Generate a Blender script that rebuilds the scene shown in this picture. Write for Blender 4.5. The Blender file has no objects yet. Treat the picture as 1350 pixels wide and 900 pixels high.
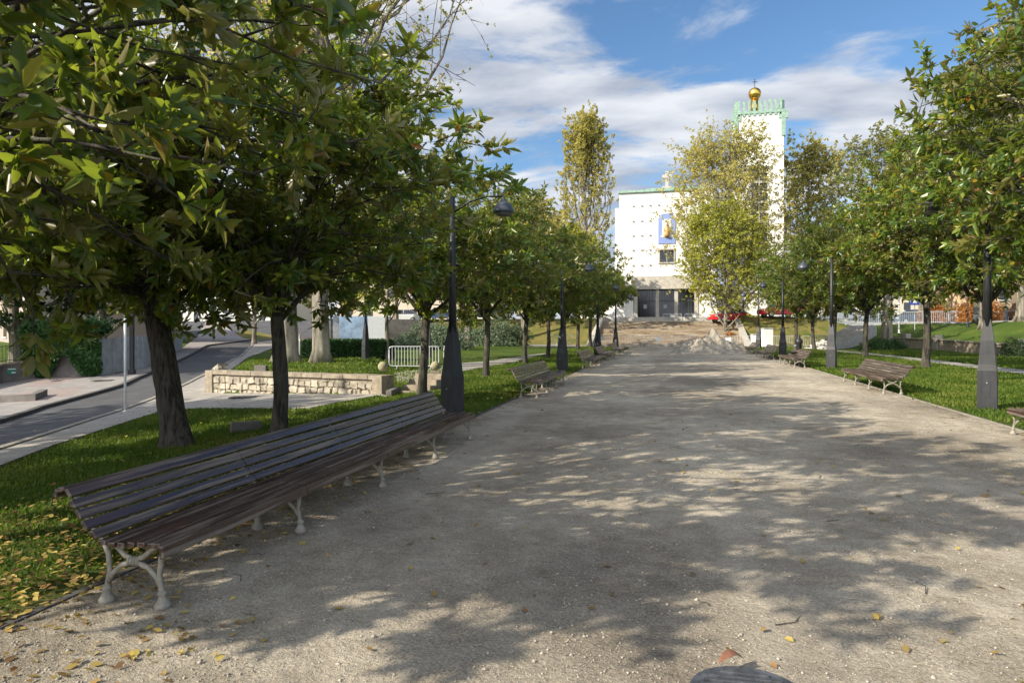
import bpy, bmesh, math, random
import numpy as np
from mathutils import Vector, Matrix
R = math.radians
scene = bpy.context.scene
C = scene.collection

# ------------------------------------------------------------------ camera, world, sun, exposure
YAW = 13.33
cd = bpy.data.cameras.new('camera'); cam = bpy.data.objects.new('camera', cd); C.objects.link(cam)
cam.location = (3.65, 0, 1.7); cam.rotation_euler = (R(90), 0, R(YAW))
cd.sensor_width = 36; cd.lens = 24; cd.shift_y = -3/1350; cd.clip_start = .05; cd.clip_end = 6000
scene.camera = cam

SUN_EL = 30.0
SH = Vector((.775, .632))                        # where shadows run on the ground
sun_az = math.atan2(-SH.x, -SH.y)              # clockwise from +Y
w = bpy.data.worlds.new('World'); scene.world = w; w.use_nodes = True
nt = w.node_tree; N = nt.nodes; Lk = nt.links
for n in list(N): N.remove(n)
out = N.new('ShaderNodeOutputWorld'); bg = N.new('ShaderNodeBackground')
sky = N.new('ShaderNodeTexSky'); sky.sky_type = 'NISHITA'; sky.sun_disc = False
sky.sun_elevation = R(SUN_EL); sky.sun_rotation = sun_az; sky.ozone_density = 2.2; sky.air_density = 1.0; sky.dust_density = .3
tc = N.new('ShaderNodeTexCoord'); sep = N.new('ShaderNodeSeparateXYZ'); Lk.new(tc.outputs['Generated'], sep.inputs[0])
def M_(op, a, b=None, c=None):
    n = N.new('ShaderNodeMath'); n.operation = op
    for i, v in enumerate((a, b, c)):
        if v is None: continue
        if isinstance(v, (int, float)): n.inputs[i].default_value = v
        else: Lk.new(v, n.inputs[i])
    return n.outputs[0]
zz = M_('ADD', M_('MAXIMUM', sep.outputs[2], 0.0), .22)
ux = M_('DIVIDE', sep.outputs[0], zz); uy = M_('DIVIDE', sep.outputs[1], zz)
cb = N.new('ShaderNodeCombineXYZ'); Lk.new(ux, cb.inputs[0]); Lk.new(uy, cb.inputs[1])
mp = N.new('ShaderNodeMapping'); Lk.new(cb.outputs[0], mp.inputs[0])
mp.inputs['Rotation'].default_value = (0, 0, R(-28)); mp.inputs['Scale'].default_value = (1.15, 2.3, 1); mp.inputs['Location'].default_value = (2.1, 1.35, 0)
n1 = N.new('ShaderNodeTexNoise'); n1.inputs['Scale'].default_value = 1.15; n1.inputs['Detail'].default_value = 9; n1.inputs['Roughness'].default_value = .6; n1.inputs['Distortion'].default_value = .35
Lk.new(mp.outputs[0], n1.inputs['Vector'])
# more cloud to the left and low, clear blue high on the right
side = M_('MULTIPLY', M_('ADD', M_('MULTIPLY', sep.outputs[0], -1.0), M_('MULTIPLY', sep.outputs[2], -.8)), .13)
behind = M_('MULTIPLY', M_('MAXIMUM', M_('MULTIPLY', sep.outputs[1], -1.0), 0.0), .3)  # unseen cloud added behind the camera for a warmer, more neutral fill
cl = M_('ADD', M_('ADD', n1.outputs['Fac'], behind), M_('ADD', side, M_('ADD', .085, M_('MULTIPLY', M_('MAXIMUM', M_('SUBTRACT', .38, sep.outputs[2]), 0.0), .22))))
cr = N.new('ShaderNodeMapRange'); cr.interpolation_type = 'SMOOTHSTEP'; Lk.new(cl, cr.inputs[0])
cr.inputs[1].default_value = .49; cr.inputs[2].default_value = .62
n2 = N.new('ShaderNodeTexNoise'); n2.inputs['Scale'].default_value = 2.3; n2.inputs['Detail'].default_value = 6; Lk.new(mp.outputs[0], n2.inputs['Vector'])
crr = N.new('ShaderNodeMapRange'); Lk.new(n2.outputs['Fac'], crr.inputs[0]); crr.inputs[1].default_value = .38; crr.inputs[2].default_value = .66
cc = N.new('ShaderNodeMix'); cc.data_type = 'RGBA'; Lk.new(crr.outputs[0], cc.inputs['Factor'])
CLK = 1.0
cc.inputs['A'].default_value = (1.1*CLK, 1.23*CLK, 1.5*CLK, 1); cc.inputs['B'].default_value = (2.3*CLK, 2.35*CLK, 2.45*CLK, 1)
mx = N.new('ShaderNodeMix'); mx.data_type = 'RGBA'; Lk.new(M_('MULTIPLY', cr.outputs[0], .93), mx.inputs['Factor'])
hs = N.new('ShaderNodeHueSaturation'); hs.inputs['Saturation'].default_value = 1.15; hs.inputs['Value'].default_value = .43; Lk.new(sky.outputs[0], hs.inputs['Color']); Lk.new(hs.outputs[0], mx.inputs['A']); fill_boost = M_('ADD', 1.0, M_('ADD', M_('MULTIPLY', M_('MAXIMUM', M_('MULTIPLY', sep.outputs[1], -1.0), 0.0), 2.2), M_('MULTIPLY', M_('MAXIMUM', M_('SUBTRACT', sep.outputs[2], .55), 0.0), 3.0)))  # clouds behind camera and overhead made brighter, as added fill light
vm = N.new('ShaderNodeVectorMath'); vm.operation = 'SCALE'; Lk.new(cc.outputs['Result'], vm.inputs[0]); Lk.new(fill_boost, vm.inputs['Scale']); Lk.new(vm.outputs[0], mx.inputs['B'])
Lk.new(mx.outputs['Result'], bg.inputs[0]); bg.inputs[1].default_value = .15; Lk.new(bg.outputs[0], out.inputs[0])

sl = bpy.data.lights.new('sun', 'SUN'); so = bpy.data.objects.new('sun', sl); C.objects.link(so)
sl.energy = 3.15; sl.angle = R(.5); sl.color = (1, .91, .76)
dv = Vector((SH.x*math.cos(R(SUN_EL)), SH.y*math.cos(R(SUN_EL)), -math.sin(R(SUN_EL))))
so.rotation_euler = dv.to_track_quat('-Z', 'Y').to_euler(); so.location = (-20, -20, 30)
vs = scene.view_settings; vs.view_transform = 'Standard'; vs.look = 'None'; vs.gamma = 1; vs.use_curve_mapping = False
vs.exposure = 1.4
scene.cycles.max_bounces = 6; scene.cycles.diffuse_bounces = 3; scene.cycles.transmission_bounces = 4
scene.cycles.use_denoising = True

# ------------------------------------------------------------------ terrain height
def sm(a, b, v):
    t = min(1, max(0, (v-a)/(b-a))); return t*t*(3-2*t)
def interp(v, pts):
    if v <= pts[0][0]: return pts[0][1]
    for (a, fa), (b, fb) in zip(pts, pts[1:]):
        if v <= b: return fa+(fb-fa)*(v-a)/(b-a)
    return pts[-1][1]
KT = [(-10, .07), (8, .07), (16, .052), (24, .022), (34, .0), (50, -.012), (70, -.02)]
def wall_y(x): return 17.85 + (-4.16-x)*.25
def H(x, y):
    L = .0155*max(-40, min(y, 62))
    if x < -1:
        u = min(-x-1, 60); L -= u*interp(y, KT)*sm(0, 3, u)
        pl = .66 + .003*(y-18)
        if pl > L and y > 17:
            wy = wall_y(x)
            m = sm(wy, wy+.5, y)*(1-sm(-.7, .7, x-(-4.6-(y-17.8)*.43)))*sm(0, 1.2, x-(-11.5-(y-19.7)*.6))
            L += (pl-L)*m
    dr = ((x-30)*36+(y-20)*11.5)/37.79
    d = max(dr, y-65)
    t = sm(0, 11, d)
    U = interp(x, [(0, 4.0), (10, 4.3), (18, 3.9), (26, 3.1), (60, 3.1)])
    z = L*(1-t)+U*t
    if y > 63 and z > L:
        z -= (z-L)*sm(-4.3, -3.8, x)*(1-sm(9.7, 10.2, x))*(1-sm(85.5, 86.5, y))
    return z
cY, sY = math.cos(R(YAW)), math.sin(R(YAW))
def ray(px, py, Y):
    X = (px-675)/900
    return 3.65+X*Y*cY-Y*sY, X*Y*sY+Y*cY, 1.7-(py-447)/900*Y
def P(px, py):                                  # the point of the terrain seen at a place of the photograph
    Y = 1.0
    while Y < 150:
        x, y, z = ray(px, py, Y)
        if z <= H(x, y): return Vector((x, y))
        Y += .03
    return Vector((x, y))
def tocam(x, y):
    a = x-3.65
    return a*cY+y*sY, -a*sY+y*cY

# ------------------------------------------------------------------ materials
MATS = {}
class NB:
    def __init__(s, name):
        m = bpy.data.materials.new(name); m.use_nodes = True; s.m = m; s.t = m.node_tree; s.n = s.t.nodes; s.l = s.t.links
        s.b = s.n['Principled BSDF']; MATS[name] = m
        s.tc = s.n.new('ShaderNodeTexCoord')
    def noise(s, scale, detail=4, rough=.55, vec=None, dist=0, stretch=None):
        n = s.n.new('ShaderNodeTexNoise'); n.inputs['Scale'].default_value = scale; n.inputs['Detail'].default_value = detail
        n.inputs['Roughness'].default_value = rough; n.inputs['Distortion'].default_value = dist
        v = vec or s.tc.outputs['Object']
        if stretch:
            mp = s.n.new('ShaderNodeMapping'); s.l.new(v, mp.inputs[0]); mp.inputs['Scale'].default_value = stretch; v = mp.outputs[0]
        s.l.new(v, n.inputs['Vector']); return n.outputs['Fac']
    def vor(s, scale, feature='F1', out='Distance', stretch=None, rnd=1):
        n = s.n.new('ShaderNodeTexVoronoi'); n.feature = feature; n.inputs['Scale'].default_value = scale; n.inputs['Randomness'].default_value = rnd
        v = s.tc.outputs['Object']
        if stretch:
            mp = s.n.new('ShaderNodeMapping'); s.l.new(v, mp.inputs[0]); mp.inputs['Scale'].default_value = stretch; v = mp.outputs[0]
        s.l.new(v, n.inputs['Vector']); return n.outputs[out]
    def ramp(s, fac, stops):
        r = s.n.new('ShaderNodeValToRGB'); e = r.color_ramp.elements
        while len(e) > 1: e.remove(e[-1])
        for i, (p, c) in enumerate(stops):
            x = e[0] if i == 0 else e.new(p)
            x.position = p; x.color = (c[0], c[1], c[2], 1)
        s.l.new(fac, r.inputs[0]); return r.outputs[0]
    def mix(s, a, b, fac, mode='MIX'):
        m = s.n.new('ShaderNodeMix'); m.data_type = 'RGBA'; m.blend_type = mode
        for k, v in (('A', a), ('B', b)):
            if isinstance(v, tuple): m.inputs[k].default_value = (v[0], v[1], v[2], 1)
            else: s.l.new(v, m.inputs[k])
        if isinstance(fac, (int, float)): m.inputs['Factor'].default_value = fac
        else: s.l.new(fac, m.inputs['Factor'])
        return m.outputs['Result']
    def math(s, op, a, b=None, clamp=False):
        n = s.n.new('ShaderNodeMath'); n.operation = op; n.use_clamp = clamp
        for i, v in enumerate((a, b)):
            if v is None: continue
            if isinstance(v, (int, float)): n.inputs[i].default_value = v
            else: s.l.new(v, n.inputs[i])
        return n.outputs[0]
    def mr(s, v, a, b, c=0, d=1):
        n = s.n.new('ShaderNodeMapRange'); s.l.new(v, n.inputs[0])
        for i, q in enumerate((a, b, c, d)): n.inputs[i+1].default_value = q
        return n.outputs[0]
    def bump(s, h, strength=.5, dist=.01, prev=None):
        b = s.n.new('ShaderNodeBump'); b.inputs['Strength'].default_value = strength; b.inputs['Distance'].default_value = dist
        s.l.new(h, b.inputs['Height'])
        if prev is not None: s.l.new(prev, b.inputs['Normal'])
        s.l.new(b.outputs[0], s.b.inputs['Normal']); return b.outputs[0]
    def col(s, c):
        if isinstance(c, tuple): s.b.inputs['Base Color'].default_value = (c[0], c[1], c[2], 1)
        else: s.l.new(c, s.b.inputs['Base Color'])
    def rough(s, r):
        if isinstance(r, (int, float)): s.b.inputs['Roughness'].default_value = r
        else: s.l.new(r, s.b.inputs['Roughness'])

def simple(name, c, rough=.6, var=.25, scale=8, metal=0, bump=0, bscale=None, spec=None, streak=None):
    b = NB(name); n = b.noise(scale, 5, .6, stretch=streak)
    lo = tuple(v*(1-var) for v in c); hi = tuple(min(1, v*(1+var)) for v in c)
    b.col(b.ramp(n, [(.3, lo), (.7, hi)])); b.rough(rough); b.b.inputs['Metallic'].default_value = metal
    if spec is not None: b.b.inputs['Specular IOR Level'].default_value = spec
    if bump: b.bump(b.noise(bscale or scale*4, 5), bump, .01)
    return b.m

def mk_gravel():
    b = NB('gravel')
    big = b.noise(.35, 5, .6); mid = b.noise(3.5, 6, .65); fine = b.noise(60, 4, .7)
    c = b.ramp(big, [(.34, (.27, .232, .18)), (.5, (.41, .358, .28)), (.64, (.53, .468, .37))])
    c = b.mix(c, b.ramp(mid, [(.3, (.62, .6, .57)), (.6, (1, 1, 1)), (.8, (1.12, 1.1, 1.06))]), .8, 'MULTIPLY')
    c = b.mix(c, b.ramp(fine, [(.3, (.4, .38, .36)), (.5, (1, 1, 1)), (.7, (1.4, 1.38, 1.32))]), .75, 'MULTIPLY')
    v = b.vor(95, out='Color'); sp = b.n.new('ShaderNodeSeparateColor'); b.l.new(v, sp.inputs[0])
    c = b.mix(c, b.ramp(sp.outputs[0], [(0, (.55, .52, .5)), (.25, (.95, .95, .95)), (.8, (1, 1, 1)), (1, (1.35, 1.33, 1.3))]), .5, 'MULTIPLY')
    # trampled darker drifts of leaf crumbs
    dr = b.mr(b.noise(1.1, 8, .72, dist=.8), .54, .68)
    c = b.mix(c, (.20, .165, .12), b.math('MULTIPLY', dr, .55))
    sp2 = b.n.new('ShaderNodeSeparateXYZ'); b.l.new(b.tc.outputs['Object'], sp2.inputs[0])
    edge = b.math('MAXIMUM', b.mr(sp2.outputs[0], .9, .05), b.mr(sp2.outputs[0], 8.5, 9.0))
    edge = b.math('MULTIPLY', edge, b.mr(b.noise(4, 7, .75), .42, .62)); c = b.mix(c, (.13, .10, .07), b.math('MULTIPLY', edge, .75))
    tr = b.mr(b.noise(.8, 5, .6, stretch=(1, .12, 1)), .5, .72); c = b.mix(c, (.58, .51, .41), b.math('MULTIPLY', tr, .45))
    b.col(c); b.rough(.95); b.b.inputs['Specular IOR Level'].default_value = .15
    h = b.math('ADD', b.math('MULTIPLY', mid, 1.6), b.math('MULTIPLY', b.noise(22, 6, .75), .6))
    h = b.math('ADD', h, b.math('MULTIPLY', b.noise(110, 3, .7), .25))
    b.bump(h, 1.0, .045); return b.m
def mk_grass():
    b = NB('grass')
    a = b.noise(.5, 5, .6); c2 = b.noise(30, 4, .8)
    c = b.ramp(a, [(.3, (.045, .075, .010)), (.5, (.070, .112, .012)), (.72, (.11, .14, .02))])
    c = b.mix(c, b.ramp(c2, [(.3, (.45, .5, .4)), (.6, (1.15, 1.15, 1.1))]), .9, 'MULTIPLY')
    # dry leafy slope at the far end of the avenue
    sp = b.n.new('ShaderNodeSeparateXYZ'); b.l.new(b.tc.outputs['Object'], sp.inputs[0])
    far = b.math('MULTIPLY', b.mr(sp.outputs[1], 61, 66), b.mr(sp.outputs[0], 22, 17))
    far = b.math('MULTIPLY', far, b.mr(b.noise(.7, 5), .3, .55))
    c = b.mix(c, b.ramp(b.noise(2.2, 6, .7), [(.3, (.12, .09, .03)), (.5, (.20, .17, .05)), (.7, (.16, .10, .04))]), far)
    e1 = b.mr(b.math('ABSOLUTE', b.math('SUBTRACT', sp.outputs[0], 4.52)), 4.95, 4.5); e1 = b.math('MULTIPLY', e1, b.mr(b.noise(3, 6, .7), .38, .55))
    bare = b.math('MAXIMUM', e1, b.math('MULTIPLY', b.mr(b.noise(.9, 6, .7), .60, .70), .6)); c = b.mix(c, (.13, .10, .065), b.math('MULTIPLY', bare, b.math('LESS_THAN', sp.outputs[1], 60)))
    b.col(c); b.rough(.9); b.b.inputs['Specular IOR Level'].default_value = .2
    b.bump(b.noise(45, 4, .8), .9, .06); return b.m
def mk_leaf(name, stops, under, trans, rough=.38, tmix=.25, spec=.5):
    b = NB(name)
    at = b.n.new('ShaderNodeAttribute'); at.attribute_name = 'tint'
    c = b.ramp(at.outputs['Fac'], stops)
    geo = b.n.new('ShaderNodeNewGeometry')
    c2 = b.mix(c, under, b.math('MULTIPLY', geo.outputs['Backfacing'], .75)) if under else c
    b.col(c2); b.rough(rough); b.b.inputs['Specular IOR Level'].default_value = spec
    tr = b.n.new('ShaderNodeBsdfTranslucent'); b.l.new(b.mix(c, trans, .6), tr.inputs[0])
    ms = b.n.new('ShaderNodeMixShader'); ms.inputs[0].default_value = tmix
    b.l.new(b.b.outputs[0], ms.inputs[1]); b.l.new(tr.outputs[0], ms.inputs[2])
    b.l.new(ms.outputs[0], b.n['Material Output'].inputs[0]); return b.m
def mk_bark(name, c, scale=6, deep=.05, lichen=0):
    b = NB(name)
    n = b.noise(scale, 6, .65, stretch=(1, 1, .16), dist=.5); f = b.noise(scale*6, 4, .7)
    cc = b.ramp(n, [(.38, tuple(v*.22 for v in c)), (.5, c), (.66, tuple(v*1.7 for v in c))])
    cc = b.mix(cc, b.ramp(f, [(.3, (.7, .7, .7)), (.7, (1.2, 1.2, 1.2))]), .7, 'MULTIPLY')
    if lichen: cc = b.mix(cc, (.16, .17, .10), b.math('MULTIPLY', b.mr(b.noise(3, 4), .5, .65), lichen))
    b.col(cc); b.rough(.9); b.bump(b.math('ADD', n, b.math('MULTIPLY', f, .2)), 1.0, deep); return b.m
def mk_slat():
    b = NB('slat_wood')
    n = b.noise(14, 6, .6, stretch=(1, .06, 1)); w_ = b.noise(7.0, 4, .6, stretch=(3.4, .12, 3.4))
    c = b.ramp(n, [(.3, (.022, .011, .009)), (.55, (.052, .026, .019)), (.75, (.095, .052, .036))])
    c = b.mix(c, (.20, .16, .125), b.mr(w_, .5, .64, 0, .8))
    b.col(c); b.rough(b.mr(w_, .4, .6, .2, .5)); b.b.inputs['Specular IOR Level'].default_value = .75
    b.bump(n, .35, .006); return b.m
def mk_asphalt():
    b = NB('asphalt'); b.col(b.mix(b.ramp(b.noise(1.2, 5), [(.3, (.05, .05, .053)), (.7, (.085, .084, .085))]), b.ramp(b.noise(120, 3), [(.3, (.6, .6, .6)), (.7, (1.4, 1.4, 1.4))]), .7, 'MULTIPLY'))
    b.rough(.85); b.bump(b.noise(150, 3), .4, .01); return b.m
def mk_paving(name, c, red=0):
    b = NB(name)
    br = b.n.new('ShaderNodeTexBrick'); b.l.new(b.tc.outputs['Object'], br.inputs['Vector'])
    br.inputs['Scale'].default_value = 1; br.inputs['Brick Width'].default_value = .4; br.inputs['Row Height'].default_value = .4
    br.inputs['Mortar Size'].default_value = .012; br.offset = 0
    br.inputs['Color1'].default_value = (*c, 1); br.inputs['Color2'].default_value = (*(v*.86 for v in c), 1); br.inputs['Mortar'].default_value = (*(v*.45 for v in c), 1)
    cc = b.mix(br.outputs['Color'], b.ramp(b.noise(2, 7, .7), [(.3, (.68, .68, .68)), (.65, (1.1, 1.1, 1.1))]), .8, 'MULTIPLY')
    if red: cc = b.mix(cc, (.30, .16, .13), b.math('MULTIPLY', b.mr(b.noise(.25, 2), .52, .56), red))
    b.col(cc); b.rough(.85); b.bump(br.outputs['Fac'], -.4, .01); return b.m
def mk_rubble():
    b = NB('rubble_stone')
    st = (1, 1, 1.35)
    e = b.vor(5.6, 'DISTANCE_TO_EDGE', 'Distance', st, 1); cv = b.vor(5.6, 'F1', 'Color', st, 1)
    sp = b.n.new('ShaderNodeSeparateColor'); b.l.new(cv, sp.inputs[0])
    c = b.ramp(sp.outputs[0], [(0, (.30, .25, .18)), (.5, (.48, .43, .34)), (1, (.60, .55, .46))])
    c = b.mix(c, b.ramp(b.noise(9, 6, .7), [(.3, (.65, .62, .58)), (.7, (1.1, 1.1, 1.1))]), .8, 'MULTIPLY')
    m = b.mr(b.math('ADD', e, b.math('MULTIPLY', b.noise(16, 4), .05)), .025, .085); c = b.mix((.20, .165, .12), c, m); b.col(c); b.rough(.9)
    b.bump(b.math('ADD', b.mr(e, 0, .18), b.math('MULTIPLY', b.noise(12, 4), .3)), 1.0, .07); return b.m

G = mk_gravel(); GR = mk_grass(); SLAT = mk_slat(); ASP = mk_asphalt()
PAV = mk_paving('pale_paving', (.36, .33, .29)); PAVG = mk_paving('grey_paving', (.30, .28, .26), .3)
RUB = mk_rubble()
RUBS = simple('pale_rubble', (.33, .29, .225), .9, .55, 2.6, bump=.8)
STONE = simple('weathered_stone', (.25, .21, .155), .9, .35, 5, bump=.6)
BALL = simple('lichen_stone', (.30, .27, .17), .95, .3, 14, bump=.7)
KERB = simple('kerb_stone', (.26, .235, .20), .9, .25, 6, bump=.5)
DKERB = simple('dark_kerb', (.07, .065, .06), .9, .3, 6, bump=.4)
IRON = simple('cast_iron_cream', (.23, .21, .17), .55, .3, 18, bump=.35)
LAMPM = simple('lamp_paint', (.017, .018, .021), .5, .5, 9, bump=.25, streak=(1, 1, .25))
LAMPG = simple('lamp_grey', (.12, .12, .12), .5, .2, 7)
DOME = simple('lamp_dome', (.05, .058, .072), .4, .2, 7)
GALV = simple('galvanised_steel', (.55, .56, .57), .45, .12, 20, metal=.35)
WHITEP = simple('white_paint', (.75, .75, .73), .5, .08, 6)
BARK = mk_bark('magnolia_bark', (.05, .042, .032), 9, .03, .3)
BARKB = mk_bark('rough_bark', (.12, .10, .078), 17, .2)
BARKP = mk_bark('plane_bark', (.20, .175, .135), 4, .02, .4)
LEAF = mk_leaf('magnolia_leaf', [(0, (.028, .062, .014)), (.35, (.062, .118, .020)), (.65, (.112, .172, .026)), (.86, (.22, .25, .03)), (.93, (.28, .25, .03)), (.955, (.30, .20, .02)), (.97, (.26, .09, .02)), (1, (.12, .035, .02))],
               (.19, .15, .05), (.46, .56, .04), .33, .38, .55)
LEAFP = mk_leaf('poplar_leaf', [(0, (.28, .28, .07)), (.5, (.47, .42, .11)), (.8, (.58, .48, .13)), (1, (.50, .34, .10))], None, (.60, .57, .16), .55, .42, .3)
LEAFOL = mk_leaf('olive_leaf', [(0, (.11, .13, .05)), (.5, (.21, .22, .08)), (.85, (.33, .31, .11)), (1, (.38, .27, .10))], None, (.40, .42, .14), .55, .38, .3)
LEAFY = mk_leaf('young_leaf', [(0, (.19, .22, .03)), (.6, (.34, .34, .045)), (1, (.50, .42, .05))], None, (.45, .50, .06), .5, .35, .3)
LEAFD = mk_leaf('dark_leaf', [(0, (.014, .032, .010)), (.6, (.03, .06, .015)), (1, (.06, .10, .025))], None, (.10, .16, .02), .5, .15, .3)
LEAFI = mk_leaf('ivy_leaf', [(0, (.025, .07, .02)), (.7, (.05, .12, .03)), (1, (.09, .17, .04))], None, (.10, .2, .03), .45, .15, .35)
LEAFO = mk_leaf('orange_leaf', [(0, (.28, .12, .03)), (.6, (.42, .16, .04)), (1, (.45, .26, .06))], None, (.5, .25, .06), .6, .3, .3)
LEAFG = mk_leaf('silver_leaf', [(0, (.10, .15, .09)), (1, (.22, .28, .17))], None, (.25, .3, .15), .6, .2, .3)
LITTER = mk_leaf('fallen_leaf', [(0, (.14, .08, .035)), (.4, (.27, .19, .055)), (.8, (.42, .33, .08)), (1, (.22, .10, .04))], None, (.5, .38, .08), .7, .15, .3)
BLADE = mk_leaf('grass_blade', [(0, (.034, .066, .008)), (.55, (.080, .128, .012)), (1, (.17, .175, .035))], None, (.22, .36, .03), .6, .3, .25)
PEB = simple('pebble_stone', (.33, .295, .24), .9, .4, 30)
STUC = NB('white_stucco'); STUC.col(STUC.mix((.66, .648, .61), (.58, .56, .52), STUC.mr(STUC.noise(1.2, 7, .7, stretch=(1, 1, .3)), .52, .8, 0, .7))); STUC.rough(.9); STUC = STUC.m
CHST = simple('church_granite', (.40, .37, .32), .85, .2, 2.5, bump=.3)
_b = NB('step_stone'); _c = _b.ramp(_b.noise(1.1, 7, .7, stretch=(.35, 1.6, 1.6)), [(.35, (.13, .085, .045)), (.5, (.23, .18, .125)), (.66, (.34, .30, .24))])
_b.col(_c); _b.rough(.9); _b.bump(_b.noise(8, 5), .5, .02); STEP = _b.m
GREEN = simple('green_copper', (.22, .33, .26), .55, .3, 3)
GOLD = simple('gold_leaf', (.75, .45, .10), .28, .1, 4, metal=1)
BLUE = simple('blue_tile', (.20, .27, .52), .35, .15, 6)
BLUED = simple('pale_tile', (.62, .58, .50), .4, .12, 6)
GLASS = simple('dark_glass', (.02, .023, .03), .12, .2, 3, spec=.6)
OCHRE = simple('ochre_wall', (.48, .33, .20), .85, .12, 2)
ROOF = simple('clay_roof', (.34, .13, .07), .85, .3, 9, bump=.4)
DKWALL = simple('grey_wall', (.15, .135, .12), .95, .3, 2, bump=.5)
SAND = NB('sand_heap'); SAND.col(SAND.ramp(SAND.noise(2.5, 6, .7), [(.3, (.27, .235, .18)), (.7, (.52, .46, .37))])); SAND.rough(.95); SAND.bump(SAND.noise(6, 6, .7), 1, .25); SAND = SAND.m
CARR = simple('red_car_paint', (.55, .02, .025), .25, .05, 3, spec=.6)
CARG = simple('grey_car_paint', (.20, .22, .25), .3, .05, 3, metal=.4)
CARB = simple('blue_car_paint', (.10, .15, .24), .3, .05, 3, metal=.4)
CARW = simple('white_car_paint', (.70, .71, .72), .3, .05, 3)
CARK = simple('dark_car_paint', (.045, .05, .06), .3, .05, 3)
RUBB = simple('rubber', (.02, .02, .02), .8, .1, 8)
TAIL = simple('tail_lens', (.5, .02, .02), .25, .05, 3)
HEADL = simple('head_lens', (.6, .62, .62), .15, .05, 3)
SIGNB = simple('sign_blue', (.03, .08, .45), .4, .05, 3)
SIGNG = simple('sign_green', (.03, .20, .15), .4, .05, 3)
BAG = simple('cover_metal', (.075, .08, .088), .55, .6, 14, metal=.4, bump=.4)
CORR = NB('sheet_metal'); CORR.col(CORR.ramp(CORR.noise(3, 5), [(.3, (.28, .29, .31)), (.7, (.42, .43, .45))])); CORR.rough(.6); CORR = CORR.m

# ------------------------------------------------------------------ helpers
def tag(o, label=None, cat=None, group=None, kind=None):
    if label: o['label'] = label
    if cat: o['category'] = cat
    if group: o['group'] = group
    if kind: o['kind'] = kind
    return o
def empty(name, loc, label=None, cat=None, group=None, rz=0):
    o = bpy.data.objects.new(name, None); C.objects.link(o); o.location = loc; o.rotation_euler = (0, 0, rz)
    o.empty_display_size = .3
    return tag(o, label, cat, group)
def link(name, me, mats, parent=None, smooth=False):
    o = bpy.data.objects.new(name, me); C.objects.link(o)
    for m in (mats if isinstance(mats, (list, tuple)) else [mats]): me.materials.append(m)
    if parent: o.parent = parent
    if smooth: me.polygons.foreach_set('use_smooth', [True]*len(me.polygons))
    return o
def flatten(e):
    c = e.children[0]; c.parent = None; c.location = e.location; c.rotation_euler = e.rotation_euler
    for k in ('label', 'category', 'group'):
        if k in e: c[k] = e[k]
    n = e.name; bpy.data.objects.remove(e); c.name = n
def copy_tree(o, parent=None):
    c = o.copy(); C.objects.link(c)
    if parent: c.parent = parent
    for ch in list(o.children): copy_tree(ch, c)
    return c
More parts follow.
